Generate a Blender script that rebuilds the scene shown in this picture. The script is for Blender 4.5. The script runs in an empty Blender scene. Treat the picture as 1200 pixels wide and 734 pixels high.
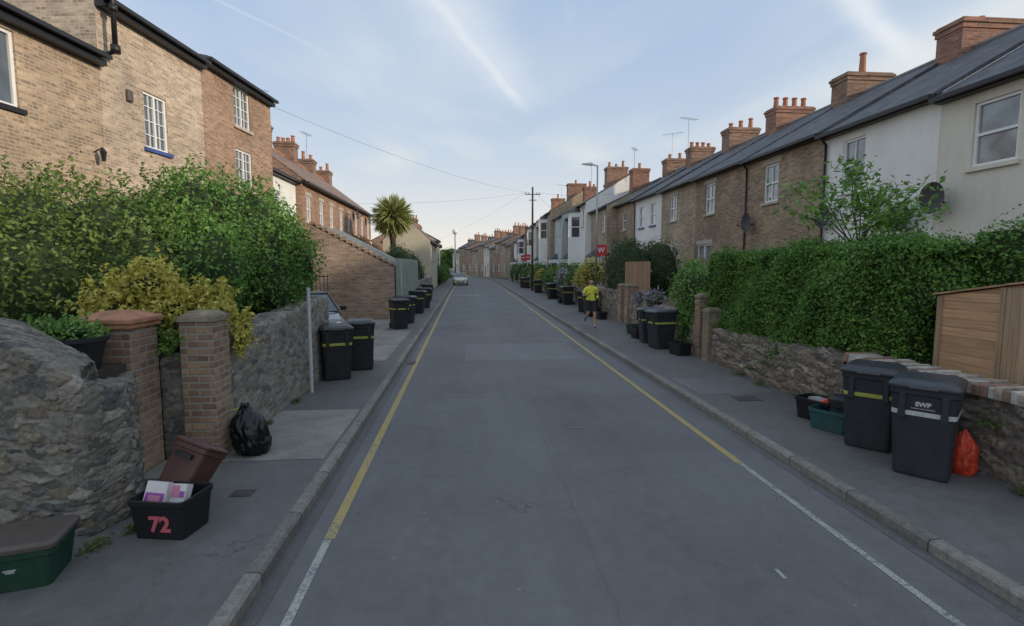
import bpy, bmesh, math, random
import numpy as np
from mathutils import Vector, Matrix, noise
random.seed(7)
RNG=np.random.default_rng(7)
scene=bpy.context.scene
COL=scene.collection
R=math.radians

# ------------------------------------------------------------ node helpers
def setin(nt,sock,val):
    if isinstance(val,bpy.types.NodeSocket): nt.links.new(val,sock)
    else:
        if sock.type=='RGBA' and len(val)==3: val=(*val,1)
        sock.default_value=val
def nd(nt,t,ins=None,**props):
    n=nt.nodes.new(t)
    for k,v in props.items(): setattr(n,k,v)
    if ins:
        for k,v in ins.items(): setin(nt,n.inputs[k],v)
    return n
def mth(nt,op,a,b=None,c=None,clamp=False):
    n=nt.nodes.new('ShaderNodeMath'); n.operation=op; n.use_clamp=clamp
    setin(nt,n.inputs[0],a)
    if b is not None: setin(nt,n.inputs[1],b)
    if c is not None: setin(nt,n.inputs[2],c)
    return n.outputs[0]
def mix(nt,f,a,b,blend='MIX'):
    n=nt.nodes.new('ShaderNodeMix'); n.data_type='RGBA'; n.blend_type=blend
    setin(nt,n.inputs[0],f); setin(nt,n.inputs[6],a); setin(nt,n.inputs[7],b)
    return n.outputs[2]
def ramp(nt,f,stops,interp='LINEAR'):
    n=nt.nodes.new('ShaderNodeValToRGB'); cr=n.color_ramp; cr.interpolation=interp
    while len(cr.elements)<len(stops): cr.elements.new(.5)
    for e,(p,c) in zip(cr.elements,stops):
        e.position=p
        if isinstance(c,(int,float)): c=(c,c,c)
        e.color=(*c,1)
    setin(nt,n.inputs[0],f)
    return n.outputs[0]
def noi(nt,vec,scale,detail=4,rough=.55,dist=0):
    n=nd(nt,'ShaderNodeTexNoise',{'Scale':scale,'Detail':detail,'Roughness':rough,'Distortion':dist})
    if vec is not None: nt.links.new(vec,n.inputs['Vector'])
    return n.outputs['Fac']
def M(name,rough=.8,metal=0,spec=.5):
    m=bpy.data.materials.new(name); m.use_nodes=True; nt=m.node_tree
    b=nt.nodes['Principled BSDF']
    b.inputs['Roughness'].default_value=rough; b.inputs['Metallic'].default_value=metal
    b.inputs['Specular IOR Level'].default_value=spec
    return m,nt,b
def bump(nt,b,h,strength=.3,dist=.01):
    n=nd(nt,'ShaderNodeBump',{'Strength':strength,'Distance':dist,'Height':h})
    nt.links.new(n.outputs[0],b.inputs['Normal'])
def pos(nt): return nt.nodes.new('ShaderNodeNewGeometry').outputs['Position']
def objc(nt): return nt.nodes.new('ShaderNodeTexCoord').outputs['Object']
def sc(c,k): return tuple(x*k for x in c)

def plain(name,c,rough=.7,var=.15,scale=6,bmp=0,bscale=60,metal=0,world=False,dirt=0,coat=0,spec=.5):
    m,nt,b=M(name,rough,metal,spec)
    v=pos(nt) if world else objc(nt)
    f=noi(nt,v,scale,6,.6)
    colr=ramp(nt,f,[(.3,sc(c,1-var)),(.7,sc(c,1+var))])
    if dirt:
        f2=noi(nt,v,scale*.35,5,.7)
        colr=mix(nt,ramp(nt,f2,[(.45,0),(.7,dirt)]),colr,(.09,.08,.06))
    setin(nt,b.inputs['Base Color'],colr)
    r2=noi(nt,v,scale*3,3)
    setin(nt,b.inputs['Roughness'],mth(nt,'MULTIPLY_ADD',r2,.2,rough-.1))
    if bmp: bump(nt,b,noi(nt,v,bscale,4,.6),bmp,.01)
    if coat: b.inputs['Coat Weight'].default_value=coat
    return m

def uz(nt):
    g=nt.nodes.new('ShaderNodeNewGeometry')
    p=nd(nt,'ShaderNodeSeparateXYZ',{0:g.outputs['Position']}); n=nd(nt,'ShaderNodeSeparateXYZ',{0:g.outputs['True Normal']})
    ax=mth(nt,'ABSOLUTE',n.outputs[0]); ay=mth(nt,'ABSOLUTE',n.outputs[1])
    f=mth(nt,'GREATER_THAN',ax,ay)
    u=mth(nt,'ADD',mth(nt,'MULTIPLY',p.outputs[1],f),mth(nt,'MULTIPLY',p.outputs[0],mth(nt,'SUBTRACT',1.0,f)))
    return g.outputs['Position'],u,p.outputs[2]

def brick(name,c1,c2,mortar,bw=.23,rh=.078,ms=.009,stain=.3,bstr=.5):
    m,nt,b=M(name,.9)
    P,u,z=uz(nt)
    wob=noi(nt,P,9,2)
    z2=mth(nt,'ADD',z,mth(nt,'MULTIPLY',wob,.012))
    v=nd(nt,'ShaderNodeCombineXYZ',{0:u,1:z2,2:0.0}).outputs[0]
    t=nd(nt,'ShaderNodeTexBrick',{'Vector':v,'Color1':c1,'Color2':c2,'Mortar':mortar,'Scale':1.0,'Mortar Size':ms,'Mortar Smooth':.3,'Bias':0.0,'Brick Width':bw,'Row Height':rh})
    row=mth(nt,'FLOOR',mth(nt,'DIVIDE',z2,rh))
    off=mth(nt,'MULTIPLY',mth(nt,'MODULO',row,2.0),.5)
    cu=mth(nt,'FLOOR',mth(nt,'ADD',mth(nt,'DIVIDE',u,bw),off))
    wn=nd(nt,'ShaderNodeTexWhiteNoise',{'Vector':nd(nt,'ShaderNodeCombineXYZ',{0:cu,1:row,2:1.0}).outputs[0]},noise_dimensions='3D').outputs['Value']
    br=ramp(nt,wn,[(0,.68),(.5,1.0),(1,1.24)])
    isb=mth(nt,'SUBTRACT',1.0,t.outputs['Fac'])
    c=mix(nt,isb,t.outputs['Color'],mix(nt,1.0,t.outputs['Color'],br,'MULTIPLY'))
    s=ramp(nt,noi(nt,P,.7,6,.65),[(.3,1-stain),(.7,1+stain*.5)])
    c=mix(nt,1.0,c,s,'MULTIPLY')
    s2=ramp(nt,noi(nt,P,25,4,.7),[(.3,.82),(.7,1.15)])
    c=mix(nt,1.0,c,s2,'MULTIPLY')
    if stain>.4:
        c=mix(nt,ramp(nt,noi(nt,P,6,6,.8),[(.54,0),(.70,.45)]),c,(.36,.33,.27))
        c=mix(nt,ramp(nt,noi(nt,P,3,6,.8),[(.60,0),(.76,.5)]),c,(.12,.11,.07))
    setin(nt,b.inputs['Base Color'],c)
    h=mth(nt,'ADD',isb,mth(nt,'MULTIPLY',noi(nt,P,70,3),.5))
    bump(nt,b,h,bstr,.008)
    return m
def slate(name,c,row=.13,w=.25,var=.3):
    m,nt,b=M(name,.65)
    P,u,z=uz(nt)
    v=nd(nt,'ShaderNodeCombineXYZ',{0:u,1:z,2:0.0}).outputs[0]
    t=nd(nt,'ShaderNodeTexBrick',{'Vector':v,'Color1':sc(c,1+var),'Color2':sc(c,1-var),'Mortar':sc(c,.35),'Scale':1.0,'Mortar Size':.006,'Mortar Smooth':.4,'Bias':0.0,'Brick Width':w,'Row Height':row})
    s=ramp(nt,noi(nt,P,1.2,6,.7),[(.3,.7),(.7,1.25)])
    c2=mix(nt,1.0,t.outputs['Color'],s,'MULTIPLY')
    l=ramp(nt,noi(nt,P,7,5,.7),[(.62,0),(.72,.5)])
    setin(nt,b.inputs['Base Color'],mix(nt,l,c2,(.16,.15,.09)))
    bump(nt,b,mth(nt,'SUBTRACT',1.0,t.outputs['Fac']),.5,.01)
    return m
def render_mat(name,c,dirt=.25):
    m,nt,b=M(name,.85)
    P=pos(nt)
    mp=nd(nt,'ShaderNodeMapping',{'Vector':P,'Scale':(3.,3.,.35)}).outputs[0]
    st=ramp(nt,noi(nt,mp,2.2,6,.7),[(.42,0),(.75,dirt)])
    c1=mix(nt,st,c,sc(c,.6))
    c1=mix(nt,1.0,c1,ramp(nt,noi(nt,P,.8,4),[(.3,.92),(.7,1.05)]),'MULTIPLY')
    setin(nt,b.inputs['Base Color'],c1)
    bump(nt,b,noi(nt,P,45,4,.7),.25,.01)
    return m
def asphalt(name,base,patch=True,crack=.55,edge=False):
    m,nt,b=M(name,.82)
    P=pos(nt)
    xyz=nd(nt,'ShaderNodeSeparateXYZ',{0:P})
    fine=noi(nt,P,150,3,.7)
    mid=noi(nt,P,7,6,.7)
    big=noi(nt,P,.45,5,.6)
    c=ramp(nt,fine,[(.25,sc(base,.45)),(.5,base),(.75,sc(base,1.8))])
    c=mix(nt,1.0,c,ramp(nt,mid,[(.3,.82),(.7,1.16)]),'MULTIPLY')
    c=mix(nt,1.0,c,ramp(nt,big,[(.3,.82),(.7,1.16)]),'MULTIPLY')
    if patch:
        yy=mth(nt,'ADD',xyz.outputs[1],mth(nt,'MULTIPLY',mid,.12))
        a=mth(nt,'GREATER_THAN',yy,12.4); bb=mth(nt,'LESS_THAN',yy,15.2)
        xm=mth(nt,'GREATER_THAN',xyz.outputs[0],-.1); xm2=mth(nt,'LESS_THAN',xyz.outputs[0],2.9)
        f=mth(nt,'MULTIPLY',mth(nt,'MULTIPLY',a,bb),mth(nt,'MULTIPLY',xm,xm2))
        c=mix(nt,mth(nt,'MULTIPLY',f,.5),c,sc(base,1.45))
        for yj,wj in ((12.4,.03),(15.2,.03),(8.9,.015)):
            dj=mth(nt,'ABSOLUTE',mth(nt,'SUBTRACT',yy,yj)); c=mix(nt,mth(nt,'MULTIPLY',mth(nt,'LESS_THAN',dj,wj),.45),c,sc(base,.45))
        dj=mth(nt,'ABSOLUTE',mth(nt,'SUBTRACT',mth(nt,'ADD',xyz.outputs[0],mth(nt,'MULTIPLY',noi(nt,P,1.5,3),.15)),1.05)); c=mix(nt,mth(nt,'MULTIPLY',mth(nt,'LESS_THAN',dj,.010),.3),c,sc(base,.5))
        w=nd(nt,'ShaderNodeMath',{0:mth(nt,'MULTIPLY_ADD',xyz.outputs[0],2.7,-.3)},operation='SINE').outputs[0]
        c=mix(nt,mth(nt,'MULTIPLY_ADD',w,.07,.07),c,sc(base,1.5))
        mp=nd(nt,'ShaderNodeMapping',{'Vector':P,'Scale':(2.,.2,1.)}).outputs[0]
        c=mix(nt,1.0,c,ramp(nt,noi(nt,mp,2,5,.7),[(.3,.93),(.7,1.07)]),'MULTIPLY')
        # old darker reinstatement patch
        a=mth(nt,'GREATER_THAN',yy,6.0); bb=mth(nt,'LESS_THAN',yy,8.9); xm=mth(nt,'GREATER_THAN',xyz.outputs[0],1.06)
        c=mix(nt,mth(nt,'MULTIPLY',mth(nt,'MULTIPLY',mth(nt,'MULTIPLY',a,bb),xm),.18),c,sc(base,.6))
    wv=nd(nt,'ShaderNodeVectorMath',{0:P,1:nd(nt,'ShaderNodeTexNoise',{'Vector':P,'Scale':2.5,'Detail':4.0}).outputs['Color']},operation='ADD').outputs[0]
    vo=nd(nt,'ShaderNodeTexVoronoi',{'Vector':wv,'Scale':.55},feature='DISTANCE_TO_EDGE').outputs['Distance']
    cr=ramp(nt,vo,[(0,1),(.006,0)])
    msk=ramp(nt,noi(nt,P,.6,3),[(.5,0),(.6,crack)])
    c=mix(nt,mth(nt,'MULTIPLY',cr,msk),c,sc(base,.35))
    sp=nd(nt,'ShaderNodeTexVoronoi',{'Vector':P,'Scale':3.2}).outputs['Distance']
    c=mix(nt,ramp(nt,sp,[(.03,.55),(.05,0)]),c,sc(base,2.3))
    st=ramp(nt,noi(nt,P,1.7,5,.75),[(.60,0),(.72,.4)])
    c=mix(nt,st,c,sc(base,.6))
    setin(nt,b.inputs['Base Color'],c)
    setin(nt,b.inputs['Roughness'],ramp(nt,mid,[(.3,.72),(.7,.9)]))
    bump(nt,b,fine,.5,.007)
    return m
def paint(name,c,under,wear=.55):
    m,nt,b=M(name,.7)
    P=pos(nt)
    f=noi(nt,P,38,6,.8); g=noi(nt,P,3,5,.7)
    w=mth(nt,'ADD',mth(nt,'MULTIPLY',f,.6),mth(nt,'MULTIPLY',g,.4))
    k=ramp(nt,w,[(wear-.07,0),(wear+.05,1)])
    cc=mix(nt,1.0,c,ramp(nt,g,[(.3,.7),(.7,1.05)]),'MULTIPLY')
    setin(nt,b.inputs['Base Color'],mix(nt,k,cc,under))
    bump(nt,b,noi(nt,P,170,3),.3,.005)
    return m
def leafmat(name,dark,light,hi=None,trans=.28,scale=1.6):
    m,nt,b=M(name,.55,0,.4)
    g=nt.nodes.new('ShaderNodeNewGeometry')
    rnd=g.outputs['Random Per Island']
    n=noi(nt,g.outputs['Position'],scale,4,.6)
    f=mth(nt,'ADD',mth(nt,'MULTIPLY',rnd,.5),mth(nt,'MULTIPLY',n,.7))
    st=[(.25,dark),(.75,light)]
    if hi: st.append((.97,hi))
    c=ramp(nt,f,st)
    setin(nt,b.inputs['Base Color'],c)
    tr=nd(nt,'ShaderNodeBsdfTranslucent',{'Color':c})
    mx=nd(nt,'ShaderNodeMixShader',{0:trans,1:b.outputs[0],2:tr.outputs[0]})
    nt.links.new(mx.outputs[0],nt.nodes['Material Output'].inputs[0])
    return m
def rubmat(name):
    m,nt,b=M(name,.92)
    P=pos(nt)
    a=nd(nt,'ShaderNodeAttribute',attribute_name='Col')
    c=mix(nt,1.0,a.outputs['Color'],ramp(nt,noi(nt,P,24,7,.8),[(.3,.58),(.7,1.4)]),'MULTIPLY')
    c=mix(nt,ramp(nt,noi(nt,P,6,7,.8),[(.55,0),(.63,.65)]),c,(.40,.375,.32))
    c=mix(nt,ramp(nt,noi(nt,P,2.3,5,.75),[(.6,0),(.75,.5)]),c,(.09,.09,.05))
    setin(nt,b.inputs['Base Color'],c)
    bump(nt,b,noi(nt,P,48,7,.8),.95,.025)
    return m

# ------------------------------------------------------------ materials
ROADC=(.145,.146,.150)
m_road=asphalt('road_asphalt',ROADC)
m_pave=asphalt('pavement_asphalt',(.140,.136,.132),patch=False,crack=.7)
m_conc=plain('concrete_slab',(.28,.27,.25),.9,.18,3,.3,80,world=True,dirt=.5)
m_ground=plain('earth_ground',(.10,.09,.06),.95,.3,1,.3,20,world=True)
m_soil=plain('garden_soil',(.06,.05,.035),.95,.3,5,.5,20,world=True)
m_yel=paint('yellow_paint',(.52,.39,.14),ROADC,.56)
m_whi=paint('white_paint',(.52,.52,.49),ROADC,.53)
m_fwhi=paint('faded_paint',(.22,.225,.23),ROADC,.47)
def kerbmat():
    m,nt,b=M('kerb_stone',.88)
    P=pos(nt); x=nd(nt,'ShaderNodeSeparateXYZ',{0:P})
    fr=mth(nt,'FRACT',mth(nt,'DIVIDE',x.outputs[1],.91)); j=mth(nt,'LESS_THAN',fr,.014)
    wn=nd(nt,'ShaderNodeTexWhiteNoise',{'W':mth(nt,'FLOOR',mth(nt,'DIVIDE',x.outputs[1],.91))},noise_dimensions='1D').outputs[0]
    c=mix(nt,wn,(.20,.19,.17),(.29,.27,.24))
    c=mix(nt,1.0,c,ramp(nt,noi(nt,P,14,7,.8),[(.3,.5),(.7,1.3)]),'MULTIPLY')
    c=mix(nt,1.0,c,ramp(nt,noi(nt,P,130,3,.8),[(.3,.8),(.7,1.2)]),'MULTIPLY')
    c=mix(nt,ramp(nt,noi(nt,P,3,6,.8),[(.54,0),(.68,.5)]),c,(.12,.115,.105))
    c=mix(nt,j,c,(.04,.04,.035))
    setin(nt,b.inputs['Base Color'],c); bump(nt,b,noi(nt,P,40,5,.7),.6,.012)
    return m
m_kerb=kerbmat()
m_brickA=brick('tan_brick',(.48,.355,.235),(.36,.25,.165),(.48,.43,.36),bw=.215,rh=.072)
m_brickB=brick('pale_brick',(.56,.44,.32),(.43,.32,.23),(.56,.51,.44),bw=.215,rh=.072)
m_brickC=brick('red_brown_brick',(.40,.235,.15),(.30,.18,.12),(.39,.34,.28),bw=.215,rh=.072)
m_brickR=brick('brown_brick',(.42,.31,.195),(.30,.21,.135),(.38,.35,.30))
m_brickR2=brick('dark_brown_brick',(.37,.26,.165),(.26,.18,.115),(.33,.30,.25))
m_brickT=brick('tan_yellow_brick',(.48,.38,.25),(.37,.28,.19),(.44,.41,.35))
m_brickE=brick('orange_brick',(.42,.23,.145),(.32,.175,.115),(.36,.31,.27))
m_brickP=brick('pier_brick',(.42,.27,.17),(.29,.19,.125),(.38,.34,.28),ms=.013,bstr=1.0,stain=.41)
m_brickG=brick('wall_brick',(.41,.285,.20),(.28,.19,.13),(.38,.35,.31),ms=.012)
m_chim=brick('chimney_brick',(.32,.18,.125),(.22,.13,.09),(.27,.24,.2))
m_chimR=brick('red_chimney_brick',(.37,.165,.11),(.26,.125,.085),(.27,.23,.2))
m_slate=slate('slate_roof',(.09,.095,.105))
m_slate2=slate('brown_tile_roof',(.24,.15,.105),.12,.2)
m_cream=render_mat('cream_render',(.72,.69,.60))
m_white=render_mat('white_render',(.84,.84,.82),.2)
m_blue=render_mat('pale_blue_render',(.52,.58,.60))
m_grey=render_mat('grey_render',(.52,.51,.47))
m_yelr=render_mat('yellow_cream_render',(.56,.50,.38))
m_upvc=plain('white_upvc',(.80,.81,.81),.4,.05,3)
m_stone=plain('stone_trim',(.46,.42,.35),.9,.15,8,.2)
m_bluep=plain('blue_paint',(.05,.09,.28),.5,.1)
m_brownd=plain('brown_door_paint',(.12,.06,.04),.5,.1)
m_black=plain('black_plastic_pipe',(.015,.015,.017),.45,.2)
m_pot=plain('terracotta',(.40,.18,.10),.85,.2,9,.2)
m_lead=plain('lead_flashing',(.17,.175,.18),.6,.2)
m_bin=plain('charcoal_bin_plastic',(.026,.030,.038),.5,.25,5,.05,120,dirt=.15)
m_binb=plain('black_bin_plastic',(.016,.018,.023),.5,.25,5,.05,120,dirt=.1)
m_lid=plain('bin_lid_plastic',(.045,.05,.06),.42,.25,4,.05,90,dirt=.2)
m_lidk=plain('black_lid_plastic',(.025,.027,.032),.42,.25,4,.05,90,dirt=.1)
m_tyre=plain('rubber',(.015,.015,.015),.8,.2)
m_refl=plain('reflective_stripe',(.55,.57,.58),.4,.2,30)
m_reflY=plain('yellow_stripe',(.42,.44,.09),.5,.2,30)
m_boxb=plain('black_box_plastic',(.014,.014,.016),.45,.25,6,.05)
m_boxg=plain('green_box_plastic',(.008,.050,.030),.5,.2,6,.05,dirt=.2)
m_boxt=plain('teal_box_plastic',(.025,.09,.095),.5,.2,6,.05,dirt=.2)
m_brown=plain('brown_box_plastic',(.095,.075,.065),.5,.2,6,.08,40,dirt=.25)
m_maroon=plain('maroon_box_plastic',(.095,.040,.034),.5,.2,6,.05,dirt=.2)
m_redp=plain('red_plastic',(.62,.06,.025),.45,.2)
m_pink=plain('pink_red_paint',(.60,.13,.16),.6,.15,20)
m_txt=plain('white_print',(.65,.66,.66),.6,.05)
m_dim=plain('faded_white_print',(.55,.56,.56),.6,.1)
m_card=plain('white_card',(.66,.63,.63),.7,.08,20)
m_purple=plain('purple_print',(.30,.08,.34),.6,.1,10)
m_pinkp=plain('pink_print',(.60,.22,.35),.6,.1,10)
m_paper=plain('grey_paper',(.38,.37,.36),.8,.2,10)
def bagm():
    m,nt,b=M('black_bin_liner',.12,0,.5)
    v=objc(nt); setin(nt,b.inputs['Base Color'],(.004,.004,.005))
    bump(nt,b,noi(nt,v,7,5,.6,.6),.6,.05); return m
m_bag=bagm()
def glassm(name,c,rough=.06):
    m,nt,b=M(name,rough,0,.9)
    v=objc(nt)
    f=noi(nt,v,1.4,3)
    setin(nt,b.inputs['Base Color'],ramp(nt,f,[(.35,sc(c,.45)),(.6,c)]))
    b.inputs['Coat Weight'].default_value=.6; b.inputs['Coat Roughness'].default_value=.03
    bump(nt,b,noi(nt,v,2.5,2),.05,.02)
    return m
m_glass=glassm('window_glass',(.30,.33,.35))  # pale base colour stands in for reflected sky and net curtains
m_glassd=glassm('dark_window_glass',(.09,.11,.13))
def woodm(name,c,vert=False,pitch=.12):
    m,nt,b=M(name,.75)
    P,u,z=uz(nt)
    a=u if vert else z
    fr=mth(nt,'FRACT',mth(nt,'DIVIDE',a,pitch))
    v=nd(nt,'ShaderNodeMapping',{'Vector':P,'Scale':(30.,30.,1.5) if vert else (2.,2.,40.)}).outputs[0]
    g=noi(nt,v,1.0,5,.6)
    wn=nd(nt,'ShaderNodeTexWhiteNoise',{'W':mth(nt,'FLOOR',mth(nt,'DIVIDE',a,pitch))},noise_dimensions='1D').outputs[0]
    cc=ramp(nt,g,[(.3,sc(c,.7)),(.7,sc(c,1.2))])
    cc=mix(nt,1.0,cc,ramp(nt,wn,[(0,.8),(1,1.15)]),'MULTIPLY')
    cc=mix(nt,ramp(nt,fr,[(0,1),(.07,0)]),cc,sc(c,.2))
    setin(nt,b.inputs['Base Color'],cc); bump(nt,b,fr,.5,.02)
    return m
m_shed=woodm('weatherboard_wood',(.56,.35,.20),False,.11)
m_shedv=woodm('shed_door_wood',(.43,.30,.19),True,.1)
m_fence=woodm('fence_wood',(.38,.24,.15),True,.1)
m_pole=woodm('pole_wood',(.10,.075,.055),True,.03)
m_teal=woodm('pale_green_corrugated_sheet',(.36,.42,.37),True,.16)
m_corr=plain('corrugated_roof',(.20,.21,.19),.8,.2,4,world=True,dirt=.3)
m_galv=plain('galvanised_steel',(.36,.37,.37),.5,.12,8,metal=.4)
m_post=plain('pale_grey_post_paint',(.55,.57,.58),.5,.1)
m_bark=plain('bark',(.11,.09,.065),.95,.3,10,.8,25)
m_leafL=leafmat('privet_leaf',(.04,.075,.018),(.17,.26,.055),(.34,.38,.11))
m_leafL2=leafmat('glossy_hedge_leaf',(.045,.11,.022),(.18,.35,.07),(.30,.46,.12))
m_leafR=leafmat('hedge_leaf',(.04,.11,.022),(.17,.34,.065),(.30,.46,.10))
m_leafY=leafmat('variegated_leaf',(.24,.27,.04),(.68,.60,.14),(.80,.71,.24))
m_leafD=leafmat('dark_shrub_leaf',(.03,.055,.02),(.09,.14,.05))
m_leafT=leafmat('tree_leaf',(.07,.15,.03),(.24,.42,.10))
m_leafRed=leafmat('red_leaf',(.08,.02,.02),(.22,.06,.05))
m_leafG=leafmat('grassy_leaf',(.06,.10,.03),(.20,.26,.09))
m_palm=leafmat('palm_leaf',(.08,.12,.03),(.37,.39,.14),trans=.15)
m_core=plain('foliage_core',(.026,.046,.013),.95,.3,4)  # dark shell added inside the leaves to stop light passing through
m_flow=leafmat('pale_flower',(.25,.22,.3),(.5,.47,.52))
m_rub=rubmat('rubble_stone')
m_skin=plain('skin',(.50,.28,.2),.6,.05)
m_shirt=plain('yellow_shirt',(.68,.72,.08),.8,.08,8)
m_short=plain('black_shorts',(.02,.022,.03),.85,.1)
m_hair=plain('grey_brown_hair',(.06,.045,.035),.9,.2,30)
m_shoe=plain('shoe',(.06,.08,.35),.6,.1)
m_signr=plain('red_sign',(.60,.02,.04),.5,.05)
m_carb=plain('black_car_paint',(.01,.011,.014),.2,.1,coat=1)
m_carw=plain('cream_car_paint',(.55,.54,.38),.3,.05,coat=1)
m_lamp=plain('headlamp',(.6,.62,.62),.1,.1,20,coat=1)
m_dish=plain('dish_grey',(.045,.045,.05),.6,.1)
m_wire=plain('wire',(.05,.05,.05),.6,.1)

# ------------------------------------------------------------ mesh builder
class MB:
    def __init__(s): s.v=[];s.f=[];s.m=[]
    def quad(s,a,b,c,d,mi=0):
        i=len(s.v); s.v+=[a,b,c,d]; s.f.append((i,i+1,i+2,i+3)); s.m.append(mi)
    def poly(s,pts,mi=0):
        i=len(s.v); s.v+=list(pts); s.f.append(tuple(range(i,i+len(pts)))); s.m.append(mi)
    def box(s,x0,x1,y0,y1,z0,z1,mi=0):
        i=len(s.v)
        s.v+=[(x0,y0,z0),(x1,y0,z0),(x1,y1,z0),(x0,y1,z0),(x0,y0,z1),(x1,y0,z1),(x1,y1,z1),(x0,y1,z1)]
        for f in [(0,3,2,1),(4,5,6,7),(0,1,5,4),(1,2,6,5),(2,3,7,6),(3,0,4,7)]:
            s.f.append(tuple(i+k for k in f)); s.m.append(mi)
    def cyl(s,p0,p1,r0,r1=None,n=10,mi=0,caps=True):
        if r1 is None: r1=r0
        p0=Vector(p0);p1=Vector(p1); d=(p1-p0).normalized()
        a=d.orthogonal().normalized(); b=d.cross(a)
        i=len(s.v)
        for p,r in ((p0,r0),(p1,r1)):
            for k in range(n):
                t=2*math.pi*k/n; s.v.append(tuple(p+a*(r*math.cos(t))+b*(r*math.sin(t))))
        for k in range(n):
            s.f.append((i+k,i+(k+1)%n,i+n+(k+1)%n,i+n+k)); s.m.append(mi)
        if caps:
            s.f.append(tuple(i+k for k in reversed(range(n)))); s.m.append(mi)
            s.f.append(tuple(i+n+k for k in range(n))); s.m.append(mi)
    def loft(s,loops,mi=0,cap0=True,cap1=True):
        n=len(loops[0]); i=len(s.v)
        for L in loops: s.v+=[tuple(p) for p in L]
        for j in range(len(loops)-1):
            for k in range(n):
                a=i+j*n+k; b=i+j*n+(k+1)%n
                s.f.append((a,b,b+n,a+n)); s.m.append(mi)
        if cap0: s.f.append(tuple(i+k for k in reversed(range(n)))); s.m.append(mi)
        if cap1: s.f.append(tuple(i+(len(loops)-1)*n+k for k in range(n))); s.m.append(mi)
    def extr(s,prof,u0,u1,axis='x',mi=0):
        A=[(u0,p[0],p[1]) for p in prof]; B=[(u1,p[0],p[1]) for p in prof]
        s.loft([A,B],mi)
    def mesh(s,name,mats,smooth=False):
        me=bpy.data.meshes.new(name); me.from_pydata(s.v,[],s.f)
        for m in mats: me.materials.append(m)
        me.polygons.foreach_set('material_index',s.m)
        if smooth: me.polygons.foreach_set('use_smooth',[True]*len(s.f))
        me.update(); return me
    def obj(s,name,mats,parent=None,smooth=False,bevel=0,loc=None,rot=None,fix=True):
        if not isinstance(mats,(list,tuple)): mats=[mats]
        me=s.mesh(name,mats,smooth)
        if fix:
            bm=bmesh.new(); bm.from_mesh(me); bmesh.ops.recalc_face_normals(bm,faces=bm.faces); bm.to_mesh(me); bm.free()
        o=bpy.data.objects.new(name,me); COL.objects.link(o)
        if parent: o.parent=parent
        if loc: o.location=loc
        if rot is not None: o.rotation_euler=(0,0,rot) if isinstance(rot,(int,float)) else rot
        if bevel:
            b=o.modifiers.new('bevel','BEVEL'); b.width=bevel; b.segments=2; b.limit_method='ANGLE'; b.angle_limit=R(35)
        return o
def tag(o,label,category,group=None,kind=None):
    o['label']=label; o['category']=category
    if group: o['group']=group
    if kind: o['kind']=kind
    return o
def struct(o): o['kind']='structure'; return o
def empty(name,loc,rot=0):
    e=bpy.data.objects.new(name,None); e.empty_display_size=.2; e.location=loc; e.rotation_euler=(0,0,rot)
    COL.objects.link(e); return e
def copy_thing(root,loc,rot=0,label=None,scale=None):
    n=root.copy(); COL.objects.link(n); n.location=loc; n.rotation_euler=(0,0,rot)
    if scale: n.scale=scale
    if label: n['label']=label
    def rec(src,dst):
        for c in src.children:
            k=c.copy(); COL.objects.link(k); k.parent=dst; rec(c,k)
    rec(root,n); return n
def rrect(cx,cy,w,d,r,z,n=4):
    pts=[]
    for qx,qy,a0 in ((1,1,0),(-1,1,90),(-1,-1,180),(1,-1,270)):
        for k in range(n+1):
            a=R(a0+90*k/n); pts.append((cx+qx*(w/2-r)+r*math.cos(a),cy+qy*(d/2-r)+r*math.sin(a),z))
    return pts
def text(name,body,size,mat,parent,loc,rot,align='CENTER',ext=.0015,bold=0):
    cu=bpy.data.curves.new(name,'FONT'); cu.body=body; cu.size=size; cu.align_x=align; cu.align_y='CENTER'; cu.extrude=ext; cu.offset=bold
    t=bpy.data.objects.new(name+'_tmp',cu); COL.objects.link(t)
    dg=bpy.context.evaluated_depsgraph_get()
    me=bpy.data.meshes.new_from_object(t.evaluated_get(dg)); bpy.data.objects.remove(t); bpy.data.curves.remove(cu)
    me.materials.clear(); me.materials.append(mat)
    o=bpy.data.objects.new(name,me); COL.objects.link(o); o.parent=parent; o.location=loc; o.rotation_euler=rot
    return o

# ------------------------------------------------------------ foliage
def fbm(P,s,seed,oct=3):
    r=np.random.default_rng(seed); out=np.zeros(len(P))
    for o in range(oct):
        K=r.normal(size=(6,3))*s*(2.1**o); ph=r.uniform(0,6.28,6)
        out+=np.sin(P@K.T+ph).sum(1)/2.4/(1.8**o)
    return out/1.6
def leafgeo(P,N,size,ratio=.5,spread=1.0,rng=RNG):
    n=len(P)
    nn=N+rng.normal(size=(n,3))*spread; nn/=np.linalg.norm(nn,axis=1)[:,None]+1e-9
    t=np.cross(nn,rng.normal(size=(n,3))); t/=np.linalg.norm(t,axis=1)[:,None]+1e-9
    b=np.cross(nn,t)
    L=(size*rng.uniform(.6,1.35,n))[:,None]; W=L*ratio
    V=np.stack([P-t*L*.5,P+b*W*.5+nn*L*.05,P+t*L*.5,P-b*W*.5+nn*L*.05],1).reshape(-1,3)
    F=np.arange(4*n).reshape(-1,4)
    return V,F
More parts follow.
